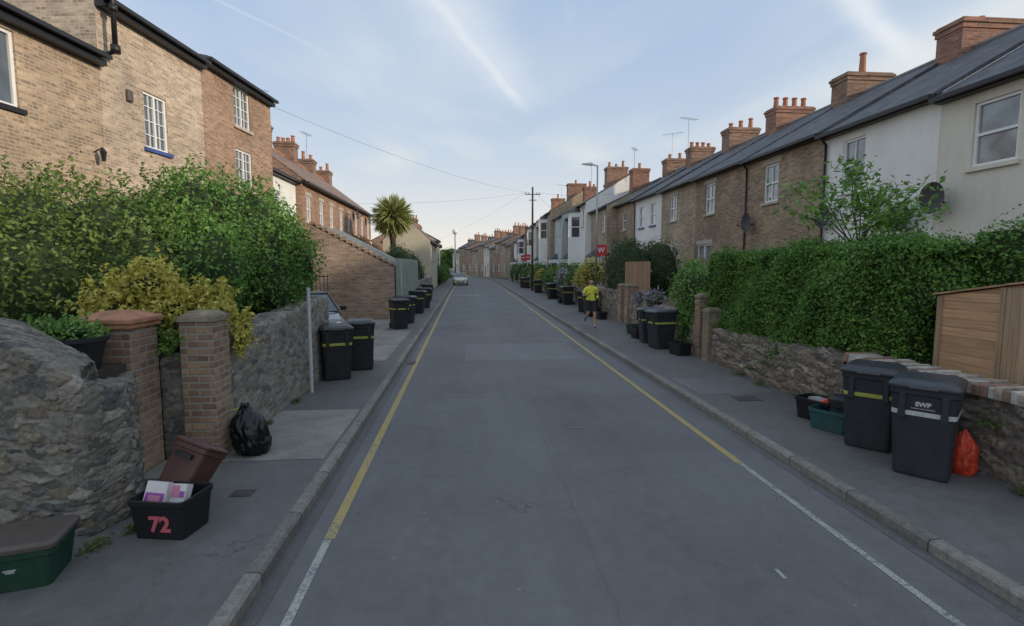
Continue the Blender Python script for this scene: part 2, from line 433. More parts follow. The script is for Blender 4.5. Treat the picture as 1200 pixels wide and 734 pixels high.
def sprigs(B,N,length,k,rng,size,ratio):
    n=len(B); D=N*.6+np.array([0,0,.75])+rng.normal(size=(n,3))*.45; D/=np.linalg.norm(D,axis=1)[:,None]
    L=rng.uniform(.35,1.,n)*length
    t=np.tile(np.linspace(.1,1,k),n); Bi=np.repeat(B,k,0); Di=np.repeat(D,k,0); Li=np.repeat(L,k)
    P=Bi+Di*(t*Li)[:,None]+rng.normal(size=(n*k,3))*size*.22; P[:,2]-= (t**2*Li*.25)
    return leafgeo(P,Di,size*.9,ratio,1.2,rng)
def arr_obj(name,parts,mats,parent=None):
    V=np.concatenate([p[0] for p in parts]); Fs=[];mi=[];o=0
    for p in parts:
        Fs.append(p[1]+o); mi.append(np.full(len(p[1]),p[2])); o+=len(p[0])
    F=np.concatenate(Fs); mi=np.concatenate(mi)
    me=bpy.data.meshes.new(name)
    me.vertices.add(len(V)); me.vertices.foreach_set('co',V.astype(np.float32).ravel())
    me.loops.add(F.size); me.loops.foreach_set('vertex_index',F.astype(np.int32).ravel())
    me.polygons.add(len(F)); me.polygons.foreach_set('loop_start',np.arange(0,F.size,4,dtype=np.int32))
    for m in mats: me.materials.append(m)
    me.polygons.foreach_set('material_index',mi.astype(np.int32))
    me.update(calc_edges=True); me.validate()
    ob=bpy.data.objects.new(name,me); COL.objects.link(ob)
    if parent: ob.parent=parent
    return ob
def gridface(o,a,b,na,nb,N,dispf):
    A,B=np.meshgrid(np.linspace(0,1,na+1),np.linspace(0,1,nb+1),indexing='ij')
    P=np.array(o)+A.reshape(-1,1)*np.array(a)+B.reshape(-1,1)*np.array(b)
    P=P+np.array(N)*dispf(P)[:,None]
    i,j=np.meshgrid(np.arange(na),np.arange(nb),indexing='ij'); i=i.ravel();j=j.ravel()
    k=i*(nb+1)+j
    F=np.stack([k,k+1,k+nb+2,k+nb+1],1)
    return P,F
def hedge(name,label,cat,x0,x1,y0,y1,z0,z1,n,size,mat,lump=.13,seed=1,fs=1.6,parent=None,ratio=.5,shag=.14,spr=0,sl=.25):
    rng=np.random.default_rng(seed)
    faces=[((x0,y0,z0),(0,y1-y0,0),(0,0,z1-z0),(-1,0,0)),((x1,y0,z0),(0,y1-y0,0),(0,0,z1-z0),(1,0,0)),
           ((x0,y0,z1),(x1-x0,0,0),(0,y1-y0,0),(0,0,1)),((x0,y0,z0),(x1-x0,0,0),(0,0,z1-z0),(0,-1,0)),((x0,y1,z0),(x1-x0,0,0),(0,0,z1-z0),(0,1,0))]
    wt=[1.6,.25,.8,1.,.6]
    ar=[np.linalg.norm(np.cross(f[1],f[2]))*w for f,w in zip(faces,wt)]; T=sum(ar)
    parts=[]
    for f,A in zip(faces,ar):
        k=int(n*A/T)
        u=rng.random(k);w=rng.random(k)
        P=np.array(f[0])+u[:,None]*np.array(f[1])+w[:,None]*np.array(f[2]); N=np.tile(np.array(f[3],float),(k,1))
        d=fbm(P,fs,seed)*lump+fbm(P,fs*4,seed+9)*lump*.6
        e=rng.exponential(shag*.4,k)*np.where(rng.random(k)<.25,1,-1)
        P2=P+N*d[:,None]
        P=P2+N*e[:,None]+rng.normal(size=(k,3))*.02
        V,F=leafgeo(P,N,size,ratio,.9,rng); parts.append((V,F,0))
        if spr:
            q=int(spr*A/T)
            if q: V,F=sprigs(P2[:q],N[:q],sl,9,rng,size,ratio); parts.append((V,F,0))
        na=max(3,int(np.linalg.norm(f[1])/.18)); nb=max(3,int(np.linalg.norm(f[2])/.18))
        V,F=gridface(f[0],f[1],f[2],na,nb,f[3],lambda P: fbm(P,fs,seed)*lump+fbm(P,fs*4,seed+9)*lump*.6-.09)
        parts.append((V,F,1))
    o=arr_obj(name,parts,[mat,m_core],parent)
    if not parent: tag(o,label,cat)
    return o
def bush(name,label,cat,ells,n,size,mat,seed=1,lump=.2,parent=None,core=.78,ratio=.5,inner=.3,fs=2.2,group=None,spr=0,sl=.3):
    rng=np.random.default_rng(seed); parts=[]
    tot=sum((e[3]*e[4]+e[4]*e[5]+e[3]*e[5]) for e in ells)
    for e in ells:
        fr=(e[3]*e[4]+e[4]*e[5]+e[3]*e[5])/tot
        k=int(n*fr)
        D=rng.normal(size=(k,3)); D/=np.linalg.norm(D,axis=1)[:,None]
        C=np.array(e[:3]); S=np.array(e[3:6])
        P0=C+D*S
        r0=1+fbm(P0,fs,seed)*lump+fbm(P0,fs*3.5,seed+3)*lump*.5
        r=r0*np.where(rng.random(k)<.75,1-rng.exponential(inner*.35,k),1+rng.exponential(.05,k))
        P=C+D*S*r[:,None]
        V,F=leafgeo(P,D,size,ratio,.9,rng); parts.append((V,F,0))
        q=int(spr*fr)
        if q:
            V,F=sprigs((C+D*S*r0[:,None])[:q],D[:q],sl,10,rng,size,ratio); parts.append((V,F,0))
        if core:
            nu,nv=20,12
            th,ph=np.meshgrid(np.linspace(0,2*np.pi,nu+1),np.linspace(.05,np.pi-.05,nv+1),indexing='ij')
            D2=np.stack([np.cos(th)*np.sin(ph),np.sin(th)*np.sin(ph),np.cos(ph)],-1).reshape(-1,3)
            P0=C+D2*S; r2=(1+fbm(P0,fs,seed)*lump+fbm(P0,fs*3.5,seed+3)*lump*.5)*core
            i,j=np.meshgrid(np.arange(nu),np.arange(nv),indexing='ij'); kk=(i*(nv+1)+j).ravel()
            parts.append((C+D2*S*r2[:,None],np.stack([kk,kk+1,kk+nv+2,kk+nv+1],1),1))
    o=arr_obj(name,parts,[mat,m_core],parent)
    if not parent: tag(o,label,cat,group)
    return o

# ------------------------------------------------------------ rubble walls
PAL_L=[(.28,.26,.22),(.33,.31,.265),(.23,.215,.19),(.19,.185,.175),(.36,.33,.275),(.29,.245,.185),(.165,.16,.155),(.31,.295,.255)]
PAL_R=[(.28,.22,.17),(.33,.28,.22),(.21,.165,.135),(.36,.315,.25),(.24,.20,.165),(.16,.135,.12)]
def rubble(name,label,path,hts,thick,cw,ch,res,pal,seed,disp=.035,mortar=(.22,.205,.175),edgew=.10,z0=.02,hn=.06,soft=.12,parent=None,rg=.014,metric=None):
    pts=[Vector((p[0],p[1],0)) for p in path]
    metric=metric or ('MANHATTAN' if pal is PAL_R else 'DISTANCE')
    L=[0]
    for a,b in zip(pts,pts[1:]): L.append(L[-1]+(b-a).length)
    ns=max(2,int(L[-1]/res)); hmax=max(hts); nt_=int((hmax+thick+.5)/res)
    V=[];C=[]
    def at(s):
        for i in range(len(L)-1):
            if s<=L[i+1] or i==len(L)-2:
                f=(s-L[i])/(L[i+1]-L[i]); return pts[i].lerp(pts[i+1],f),hts[i]*(1-f)+hts[i+1]*f,i,f
    segn=[]
    for a,b in zip(pts,pts[1:]):
        d=(b-a).normalized(); segn.append(Vector((d.y,-d.x,0)))
    for i in range(ns+1):
        s=L[-1]*i/ns
        p,h,k,f=at(s)
        nrm=segn[k].copy(); dl=(s-L[k]); dr=(L[k+1]-s); w=.18
        if k>0 and dl<w: nrm=nrm.lerp((segn[k]+segn[k-1]).normalized(),1-dl/w)
        if k<len(segn)-1 and dr<w: nrm=nrm.lerp((segn[k]+segn[k+1]).normalized(),1-dr/w)
        nrm.normalize()
        h=h+hn*noise.noise(Vector((s*2.3,seed,0)))+hn*.5*noise.noise(Vector((s*7,seed,3)))
        tot=h+thick+.5
        for j in range(nt_+1):
            t=tot*j/nt_
            if t<h: q=p+Vector((0,0,z0+t)); n=nrm.copy()
            elif t<h+thick: q=p-nrm*(t-h)+Vector((0,0,z0+h)); n=Vector((0,0,1))
            else: q=p-nrm*thick+Vector((0,0,z0+h-(t-h-thick))); n=-nrm
            e=abs(t-h)
            if e<.06: n=(n+ (Vector((0,0,1)) if t<h else nrm)*(1-e/.06)).normalized(); q=q-n*(.02*(1-e/.06))
            wv=Vector((s/cw+.3*noise.noise(Vector((s*5,t*5,seed)))+.2*noise.noise(Vector((s*19,t*19,seed))),t/ch*(1+.35*noise.noise(Vector((s*.9,t*.9,seed+2))))+.25*noise.noise(Vector((s*5,t*5,seed+5)))+.2*noise.noise(Vector((s*19,t*19,seed+5))),seed*3.7))
            d,pp=noise.voronoi(wv,distance_metric=metric)
            ed=d[1]-d[0]
            k2=min(1,max(0,(ed-edgew*.4)/soft)); k2=k2*k2*(3-2*k2)
            hs=abs(math.sin(pp[0].x*127.1+pp[0].y*311.7+pp[0].z*74.7)*43758.5)%1
            hs2=abs(math.sin(pp[0].x*269.5+pp[0].y*183.3+pp[0].z*246.1)*43758.5)%1
            rough=noise.fractal(Vector((s*11,t*11,seed+hs*9)),1.0,2.1,5)
            off=disp*(k2*(.3+1.0*hs2)-.4)+rg*rough+ .04*noise.noise(Vector((s*.8,t*.8,seed)))
            V.append(tuple(q+n*off))
            c=pal[int(hs*len(pal))%len(pal)]; m_=min(1,max(0,(ed-edgew*.5)/.05)); br=.78+.5*hs2
            C+= [mortar[0]*(1-m_)+c[0]*br*m_, mortar[1]*(1-m_)+c[1]*br*m_, mortar[2]*(1-m_)+c[2]*br*m_,1]
    F=[]
    w=nt_+1
    for i in range(ns):
        for j in range(nt_):
            a=i*w+j; F.append((a,a+w,a+w+1,a+1))
    me=bpy.data.meshes.new(name); me.from_pydata(V,[],F); me.materials.append(m_rub)
    ca=me.color_attributes.new(name='Col',type='FLOAT_COLOR',domain='POINT'); ca.data.foreach_set('color',C)
    me.polygons.foreach_set('use_smooth',[True]*len(F)); me.update()
    o=bpy.data.objects.new(name,me); COL.objects.link(o)
    if parent: o.parent=parent
    else: tag(o,label,'wall')
    return o

# ------------------------------------------------------------ ground, road
def bendx(y): return 0 if y<75 else -.0032*(y-75)**2
YS=[-12+i*1.0 for i in range(0,40)]+[28+i*2 for i in range(60)]
def ribbon(name,fl,fr,z,mat,ys=YS):
    mb=MB()
    for a,b in zip(ys,ys[1:]):
        mb.quad((fl(a)+bendx(a),a,z),(fr(a)+bendx(a),a,z),(fr(b)+bendx(b),b,z),(fl(b)+bendx(b),b,z))
    return mb.obj(name,mat)
def cl(y): return min(max(y,0),45)
LL=lambda y:-1.20-.008*cl(y)
LR=lambda y:3.14+.0095*cl(y)
KL=lambda y:-1.48-.006*cl(y)
KR=lambda y:3.66+.006*cl(y)
mb=MB(); mb.quad((-400,-300,-.03),(400,-300,-.03),(400,700,-.03),(-400,700,-.03)); struct(mb.obj('ground',m_ground))
struct(ribbon('road',lambda y:KL(y)-.02,lambda y:KR(y)+.02,0,m_road))
def sweep(name,prof,base,mat,ys=YS):
    mb=MB(); loops=[[(base(y)+bendx(y)+p[0],y,p[1]) for p in prof] for y in ys]; mb.loft(loops); return mb.obj(name,mat)
struct(sweep('kerb_left',[(0,-.02),(0,.08),(-.02,.102),(-.11,.105),(-.11,-.02)],KL,m_kerb))
struct(sweep('kerb_right',[(0,-.02),(0,.08),(.02,.102),(.11,.105),(.11,-.02)],KR,m_kerb))
struct(ribbon('pavement_left',lambda y:-3.4,lambda y:KL(y)-.109,.1,m_pave))
struct(ribbon('pavement_right',lambda y:KR(y)+.109,lambda y:6.4,.1,m_pave))
struct(ribbon('garden_ground_left',lambda y:-30,lambda y:-3.35,.104,m_soil,[y for y in YS if y<=100]))
struct(ribbon('garden_ground_right',lambda y:6.35,lambda y:30,.104,m_soil,[y for y in YS if y<=100]))
fine=[4.25+i*1.0 for i in range(120)]
struct(ribbon('yellow_line_left',LL,lambda y:LL(y)+.09,.004,m_yel,fine))
fine2=[5.55+i*1.0 for i in range(120)]
struct(ribbon('yellow_line_right',lambda y:LR(y)-.09,LR,.004,m_yel,fine2))
struct(ribbon('white_line_left',lambda y:LL(y)+.005,lambda y:LL(y)+.07,.004,m_whi,[-10+i for i in range(15)][:-1]+[4.24]))
struct(ribbon('white_line_right',lambda y:LR(y)-.07,lambda y:LR(y)-.005,.004,m_whi,[-10+i for i in range(15)]+[5.0,5.54]))
m_gut=asphalt('gutter_asphalt',(.118,.115,.112),False,.2)
struct(ribbon('gutter_left',lambda y:KL(y)-.001,lambda y:KL(y)+.13,.003,m_gut))
struct(ribbon('gutter_right',lambda y:KR(y)-.13,lambda y:KR(y)+.001,.003,m_gut))
def sheet(name,x0,x1,y0,y1,z,mat):
    mb=MB(); mb.quad((x0,y0,z),(x1,y0,z),(x1,y1,z),(x0,y1,z)); return struct(mb.obj(name,mat))
sheet('pavement_slab_patch',-2.85,-1.67,5.85,7.9,.104,m_conc)
sheet('driveway_patch',-2.85,-1.95,12.0,17.6,.104,m_conc)
sheet('forecourt_patch',-8,-2.86,11.0,21.5,.108,m_conc)
sheet('pavement_repair_patch',3.95,5.3,8.3,9.6,.104,asphalt('repair_asphalt',(.165,.163,.16),False,.3))
sheet('road_mark_fleck',2.3,2.33,3.4,3.52,.004,m_whi)
sheet('road_mark_trace',1.35,1.6,7.0,7.05,.004,m_fwhi)
g=empty('road_lettering',(-.1,41,.006)); g['kind']='structure'
t=text('painted_word','SLOW',1.0,m_whi,g,(0,0,0),(0,0,math.pi),ext=0); t.scale=(.75,2.6,1)
m_iron=plain('cast_iron',(.07,.065,.06),.7,.3,20,.6,60)
def cover(x,y,w,d,z,lab):
    mb=MB(); mb.box(-w/2,w/2,-d/2,d/2,0,.006); mb.box(-w/2+.03,w/2-.03,-d/2+.03,d/2-.03,.0061,.009)
    o=mb.obj('manhole_cover',m_iron,loc=(x,y,z)); tag(o,lab,'manhole cover')
cover(-2.2,5.0,.2,.15,.1,'small worn iron cover set in the pavement')
cover(4.6,8.0,.4,.3,.1,'iron utility cover set in the dark pavement')
cover(-1.37,12.2,.2,.4,.003,'iron drain grate beside the kerb')

# ------------------------------------------------------------ houses
def window(parent,u0,u1,z0,z1,kind,trim=None,sill=None,glass=None,fm=None):
    fm=fm or m_upvc; w=.065
    mb=MB(); y0,y1=.045,.12
    mb.box(u0,u0+w,y0,y1,z0,z1); mb.box(u1-w,u1,y0,y1,z0,z1)
    mb.box(u0+w,u1-w,y0,y1,z0,z0+w); mb.box(u0+w,u1-w,y0,y1,z1-w,z1)
    um=(u0+u1)/2; zm=(z0+z1)/2
    if kind=='sash':
        mb.box(u0+w,u1-w,y0-.004,y1-.01,zm-.03,zm+.03)
    elif kind=='sash2':
        mb.box(u0+w,u1-w,y0-.004,y1-.01,zm-.03,zm+.03); mb.box(um-.015,um+.015,y0+.01,y1-.02,z0+w,zm-.03); mb.box(um-.015,um+.015,y0+.01,y1-.02,zm+.03,z1-w)
    elif kind=='case':
        mb.box(um-.035,um+.035,y0-.004,y1-.01,z0+w,z1-w)
    elif kind=='grid':
        mb.box(um-.03,um+.03,y0-.004,y1-.01,z0+w,z1-w)
        for k in range(1,4):
            zz=z0+(z1-z0)*k/4; mb.box(u0+w,um-.03,y0+.01,y1-.02,zz-.011,zz+.011); mb.box(um+.03,u1-w,y0+.01,y1-.02,zz-.011,zz+.011)
        for uu in ((u0+w+um)/2,(u1-w+um)/2): mb.box(uu-.01,uu+.01,y0+.014,y1-.024,z0+w,z1-w)
    elif kind=='case3':
        for uu in (u0+(u1-u0)/3,u0+2*(u1-u0)/3): mb.box(uu-.03,uu+.03,y0-.004,y1-.01,z0+w,z1-w)
    o=mb.obj('window',fm,parent)
    g=MB(); g.quad((u0+.02,.09,z0+.02),(u1-.02,.09,z0+.02),(u1-.02,.09,z1-.02),(u0+.02,.09,z1-.02)); g.obj('glass',glass or m_glass,o)
    if sill is not False:
        s=MB(); s.box(u0-.08,u1+.08,-.07,.044,z0-.09,z0-.001); s.obj('sill',sill or m_stone,o)
    if trim:
        s=MB(); s.box(u0-.1,u1+.1,-.012,.03,z1+.001,z1+.19); s.obj('lintel',trim,o)
    return o
def house(label,loc,rot,W,D,eaves,ridge,wall,roof,wins=(),door=None,chim=(),group=None,pipes=(),trim=None,sill=None,glass=None,gutter=True,name='terraced_house',potm=None,doorm=None,z0=-.1,bays=(),dishes=(),chm=None,poth=None):
    e=empty(name,loc,rot); tag(e,label,'house',group)
    g=.003; u_0,u_1=g,W-g
    ops=[(a,b,c,d) for a,b,c,d,*_ in wins]
    if door: ops.append((door[0],door[0]+.9,.12,2.25))
    us=sorted({u_0,u_1,*[o[0] for o in ops],*[o[1] for o in ops]}); zs=sorted({z0,eaves,*[o[2] for o in ops],*[o[3] for o in ops]})
    mb=MB()
    for a,b in zip(us,us[1:]):
        for c,d in zip(zs,zs[1:]):
            mu,mz=(a+b)/2,(c+d)/2
            if any(o[0]<mu<o[1] and o[2]<mz<o[3] for o in ops): continue
            mb.quad((a,0,c),(b,0,c),(b,0,d),(a,0,d))
    dp=.13
    for a,b,c,d in ops:
        mb.quad((a,0,c),(a,dp,c),(a,dp,d),(a,0,d)); mb.quad((b,0,c),(b,0,d),(b,dp,d),(b,dp,c))
        mb.quad((a,0,d),(a,dp,d),(b,dp,d),(b,0,d)); mb.quad((a,0,c),(b,0,c),(b,dp,c),(a,dp,c))
    mb.quad((u_1,D,z0),(u_0,D,z0),(u_0,D,eaves),(u_1,D,eaves))
    for u in (u_0,u_1): mb.poly([(u,0,z0),(u,D,z0),(u,D,eaves),(u,D/2,ridge),(u,0,eaves)])
    mb.obj('wall',wall,e,fix=False)
    k=(ridge-eaves)/(D/2); oh=.24; t=.09
    zt=lambda y: eaves+.1+k*min(y,D-y)
    prof=[(-oh,zt(-oh)),(D/2,zt(D/2)),(D+oh,zt(-oh)),(D+oh,zt(-oh)-t),(D/2,zt(D/2)-t),(-oh,zt(-oh)-t)]
    mb=MB(); mb.extr(prof,u_0,u_1); ro=mb.obj('roof',roof,e)
    mb=MB(); mb.cyl((u_0,D/2,zt(D/2)+.0),(u_1,D/2,zt(D/2)+.0),.09,n=8); mb.obj('ridge_tile',m_lead if roof is m_slate else m_pot,ro)
    if gutter:
        zz=zt(-oh)-.03; mb=MB(); mb.box(u_0,u_1,-oh-.11,-oh-.005,zz-.09,zz); mb.obj('gutter',m_black,e)
        mb=MB(); mb.box(u_0,u_1,-oh+.03,-.004,eaves-.19,eaves-.06); mb.obj('soffit',m_black,e)
    for u in pipes:
        mb=MB(); mb.cyl((u,-.07,.1),(u,-.07,eaves-.35),.038,n=8); mb.cyl((u,-.07,eaves-.35),(u,-oh-.05,eaves-.1),.038,n=8); mb.obj('downpipe',m_black,e,smooth=True)
    for w in wins:
        window(e,*w[:4],w[4] if len(w)>4 else 'sash',trim,sill,glass)
    if door:
        u=door[0]; mb=MB(); mb.box(u,u+.06,.04,.12,.12,2.25); mb.box(u+.84,u+.9,.04,.12,.12,2.25); mb.box(u+.06,u+.84,.04,.12,2.18,2.25)
        d=mb.obj('door_frame',m_upvc,e)
        mb=MB(); mb.box(u+.061,u+.839,.07,.11,.12,2.179); mb.box(u+.15,u+.40,.055,.069,.3,1.1); mb.box(u+.5,u+.75,.055,.069,.3,1.1); mb.box(u+.2,u+.7,.06,.069,1.3,2.0); mb.obj('door',doorm or m_brownd,e)
    for (u,y,w,d,top,np_) in chim:
        mb=MB(); zb=zt(y)-.6
        mb.box(u-w/2,u+w/2,y-d/2,y+d/2,zb,top-.3); mb.box(u-w/2-.04,u+w/2+.04,y-d/2-.04,y+d/2+.04,top-.3,top-.16)
        mb.box(u-w/2-.08,u+w/2+.08,y-d/2-.08,y+d/2+.08,top-.16,top-.06); mb.box(u-w/2-.02,u+w/2+.02,y-d/2-.02,y+d/2+.02,top-.06,top)
        c=mb.obj('chimney',chm or m_chim,e)
        for i in range(np_):
            yy=y-d/2+d*(i+.5)/np_; h=poth or random.choice([.35,.45,.3,.6])
            p=MB(); p.cyl((u,yy,top-.02),(u,yy,top+h-.06),.13,.1,n=12); p.cyl((u,yy,top+h-.06),(u,yy,top+h),.13,.125,n=12); p.cyl((u,yy,top+h-.001),(u,yy,top+h+.001),.09,.09,n=12,mi=1)
            p.obj('chimney_pot',[potm or m_pot,m_black],c,smooth=False)
    for (u,zz0,zz1,hw) in bays:
        mb=MB(); pts=[(u-hw-.35,0),(u-hw,-.75),(u+hw,-.75),(u+hw+.35,0)]
        mb.loft([[(p[0],p[1],z0) for p in pts],[(p[0],p[1],zz1) for p in pts]])
        mb.loft([[(p[0]+(p[0]-u)*.06,p[1]*1.1,zz1+.001) for p in pts],[(p[0]*.5+u*.5,p[1]*.2,zz1+.6) for p in pts]],mi=1)
        b=mb.obj('bay_window',[m_white,m_slate],e)
        for (c,d) in ((.9,2.4),(zz1-2.1,zz1-.4)):
            if d>zz1 or (c>1 and c<2.5): continue
            gm=MB()
            for p,q in zip(pts,pts[1:]):
                P=Vector((*p,0));Q=Vector((*q,0)); dr=(Q-P); n=Vector((dr.y,-dr.x,0)).normalized()*.012
                seg=2 if dr.length>1 else 1
                for k_ in range(seg):
                    a=P+dr*((k_+.1)/seg)+n; bb=P+dr*((k_+.9)/seg)+n
                    gm.quad((a.x,a.y,c),(bb.x,bb.y,c),(bb.x,bb.y,(c+d)/2-.04),(a.x,a.y,(c+d)/2-.04)); gm.quad((a.x,a.y,(c+d)/2+.04),(bb.x,bb.y,(c+d)/2+.04),(bb.x,bb.y,d),(a.x,a.y,d))
            gm.obj('glass',m_glassd,b)
    for (u,z) in dishes:
        mb=MB(); n=20
        loops=[]
        for r_,dy in ((.02,.0),(.14,-.012),(.24,-.035),(.33,-.065)):
            loops.append([(u+r_*math.cos(2*math.pi*k_/n),-.28+dy,z+r_*1.1*math.sin(2*math.pi*k_/n)) for k_ in range(n)])
        back=[[ (p[0],p[1]+.012,p[2]) for p in L] for L in reversed(loops)]
        mb.loft(loops+back)
        mb.cyl((u,-.27,z),(u,.0,z-.1),.02,n=6); mb.cyl((u,-.28,z-.3),(u,-.62,z-.12),.012,n=6); mb.cyl((u,-.6,z-.12),(u,-.68,z-.08),.035,n=8)
        mb.obj('satellite_dish',m_dish,e)
    return e
def RH(label,Y0,Y1,X,eaves,wall,wins,**kw):
    ws=[(Y1-w[1],Y1-w[0],*w[2:]) for w in wins]
    D=kw.pop('D',8.0); ridge=kw.pop('ridge',eaves+2.3)
    if 'door' in kw and kw['door'] is not None: kw['door']=(Y1-kw['door']-.9,)
    kw['pipes']=[Y1-p for p in kw.get('pipes',())]
    kw['chim']=[(Y1-c[0],*c[1:]) for c in kw.get('chim',())]
    kw['dishes']=[(Y1-c[0],c[1]) for c in kw.get('dishes',())]
    kw['bays']=[(Y1-c[0],*c[1:]) for c in kw.get('bays',())]
    return house(label,(X,Y1,0),-math.pi/2,Y1-Y0,D,eaves,ridge,wall,kw.pop('roof',m_slate),ws,group='terraced houses along the street',**kw)
X=10.9
RH('cream rendered terraced house with a large white sash window',-14.0,11.3,X,6.18,m_cream,[(9.55,10.5,4.42,5.78,'sash'),(5.6,6.6,4.42,5.78,'sash'),(9.0,10.4,1.2,2.8,'case3')],sill=m_cream,dishes=[(11.05,3.85)])  # extended behind the camera, unseen, so its shadow covers the near road
RH('white rendered terraced house with slate roof and brick chimney',11.3,15.2,X,6.30,m_white,[(13.55,14.4,4.45,5.9,'sash2'),(12.6,14.2,1.2,2.7,'case')],sill=m_white,pipes=[15.05],chim=[(14.9,4.5,.85,1.9,9.55,1)],dishes=[(11.95,3.5),(14.7,3.8)],chm=m_chimR,poth=.2)
RH('brown brick terraced house with white sash window and tall chimney',15.2,19.6,X,6.40,m_brickR,[(17.5,18.4,4.6,5.95,'sash2'),(17.2,18.6,1.2,2.7,'case')],trim=m_stone,pipes=[19.5],chim=[(19.3,4.3,.85,1.8,9.6,1)],dishes=[(18.95,3.95)],poth=.85)
RH('dark brown brick terraced house next to a black downpipe',19.6,24.1,X,6.45,m_brickR2,[(22.2,23.1,4.65,6.0,'sash2'),(22.4,23.8,1.9,3.3,'case'),],trim=m_stone,door=20.3,chim=[(23.8,4.3,.85,1.8,9.7,4)],poth=.5,chm=m_chimR)
RH('brown brick terraced house with stone window trim',24.1,28.5,X,6.5,m_brickT,[(26.4,27.3,4.7,6.0,'sash2'),(26.2,27.8,1.9,3.3,'case')],trim=m_stone,door=24.7,chim=[(28.2,4.3,.85,1.7,9.9,3)])
RH('white painted terraced house with blue trim',28.5,33.1,X,6.6,m_white,[(29.4,30.3,4.7,6.0,'sash'),(31.4,32.3,4.7,6.0,'sash'),(31,32.4,1.5,3.0,'case')],sill=m_bluep,door=29,chim=[(32.8,4.1,.85,1.5,9.9,4)],pipes=[33.0])
RH('tan brick terraced house with chimney pots',33.1,37.2,X,6.7,m_brickR,[(35,35.9,4.8,6.1,'sash'),(35,36.4,1.5,3.0,'case')],door=33.6,chim=[(36.9,4.1,.85,1.5,10.0,2)])
random.seed(3)
specs=[('tan brick terraced house with bay window',m_brickT,10.1,6.7,4.6,.0,m_slate),('white rendered terraced house with tall bay window',m_white,9.6,7.5,5.2,.6,m_slate2),('brown brick terraced house with white bay window',m_brickR,9.9,7.0,3.9,.2,m_slate),
('pale blue rendered terraced house with white bay window',m_blue,9.3,7.3,4.2,.0,m_slate),('tan brick bay fronted terraced house with tiled roof',m_brickT,8.8,8.1,5.8,.7,m_slate2),('brown brick bay fronted terraced house',m_brickR2,8.9,7.2,4.2,.0,m_slate),('cream rendered bay fronted terraced house',m_cream,8.6,7.7,5.2,.4,m_slate),
('brown brick bay fronted terraced house',m_brickR,8.5,6.8,4.4,.0,m_slate2),('tan brick bay fronted terraced house with tiled roof',m_brickT,8.3,6.9,5.4,.3,m_slate2),('brown brick bay fronted terraced house',m_brickR2,8.3,6.2,4.8,.0,m_slate),('white rendered bay fronted terraced house',m_white,8.0,6.4,5.0,.2,m_slate)]
y=37.2
for i,(lab,wm,xx,ev,wd,ex,rf) in enumerate(specs):
    RH(lab,y,y+wd,xx,ev,wm,[(y+.5,y+1.3,ev-1.9,ev-.5,'sash')],door=y+.4,chim=[(y+wd-(.3 if i%3 else 1.6),3.4+.5*(i%3),.9,1.3+ex,ev+3.2+ex*.9,1+(i*2)%4)],ridge=ev+1.9+ex*.9,trim=m_stone,bays=[(y+2.9,0,ev-.6 if i in (1,4,6,8) else 3.0,.6)],roof=rf,doorm=m_bluep if i%3==1 else None,chm=m_chimR if i%3==0 else None)
    y+=wd
# terrace continues round the bend
p=Vector((7.4,y+.4,0))
for i in range(10):
    al=math.atan(.0064*max(0,p.y-75)); d=Vector((-math.sin(al),math.cos(al),0)); W_=5.0
    o_=p+d*W_; ev=6.0+.5*(i%3)
    house('brown brick terraced house on the bend of the street',(o_.x,o_.y,0),-math.pi/2+al,W_-.05,7,ev,ev+1.9,[m_brickR,m_brickT,m_brickC,m_brickR2,m_cream][i%5],[m_slate,m_slate2,m_slate][i%3],[(.8,1.7,ev-2,ev-.6,'sash'),(3.2,4.1,ev-2,ev-.6,'sash'),(2.9,4.3,1.2,2.6,'case')],door=(1.0,),trim=m_stone,chim=[(4.6,3.4,.9,1.3,ev+3.2,2+i%2)],group='terraced houses along the street')
    p=o_
# left houses
ang=R(90-6.3); dv=Vector((math.sin(R(6.3)),math.cos(R(6.3)),0)); P0=Vector((-8.34,12.85,0))
def LHp(s): p=P0+dv*s; return (p.x,p.y,0)
house('tan brick house with white framed window and black gutter',LHp(-9),ang,9,8,7.0,7.5,m_brickA,m_slate,[(6.05,7.05,5.3,6.72,'case'),(1.5,2.5,5.3,6.72,'grid')],sill=m_black,glass=m_glassd,name='brick_house')
b=house('pale brick tall house with gridded white window and blue sill',LHp(0),ang,3.8,8.5,8.33,9.1,m_brickB,m_slate,[(1.35,2.2,5.33,6.75,'grid')],sill=m_bluep,glass=m_glassd,name='brick_house')
mb=MB(); mb.cyl((.12,-.33,7.3),(.12,-.33,9.6),.055,n=10); mb.cyl((.12,-.33,7.15),(.12,-.33,7.32),.1,n=10); mb.cyl((.12,-.33,8.05),(.12,-.33,8.2),.09,n=10); mb.cyl((.12,-.33,9.6),(.12,-.33,9.75),.08,n=10); mb.cyl((.12,-.33,7.2),(.12,-.02,7.1),.05,n=8); mb.obj('vent_pipe',m_black,b,smooth=True)
mb=MB(); mb.box(.75,.93,-.08,-.001,6.3,6.58); mb.obj('alarm_box',plain('dark_box',(.10,.08,.08),.5),b,bevel=.03)
mb=MB(); mb.cyl((-.3,0,4.85),(-.3,-.22,4.95),.015,n=6); mb.cyl((-.3,-.22,4.65),(-.3,-.22,4.85),.04,.07,n=6); mb.cyl((-.3,-.22,4.85),(-.3,-.22,4.93),.08,.02,n=6); mb.obj('wall_lantern',m_black,b)
house('red brown brick tall house with two white gridded windows',LHp(3.8),ang,4.2,8.5,8.5,9.3,m_brickC,m_slate,[(1.7,2.7,7.0,8.3,'grid'),(1.7,2.7,4.95,6.25,'grid')],glass=m_glassd,name='brick_house',trim=None)
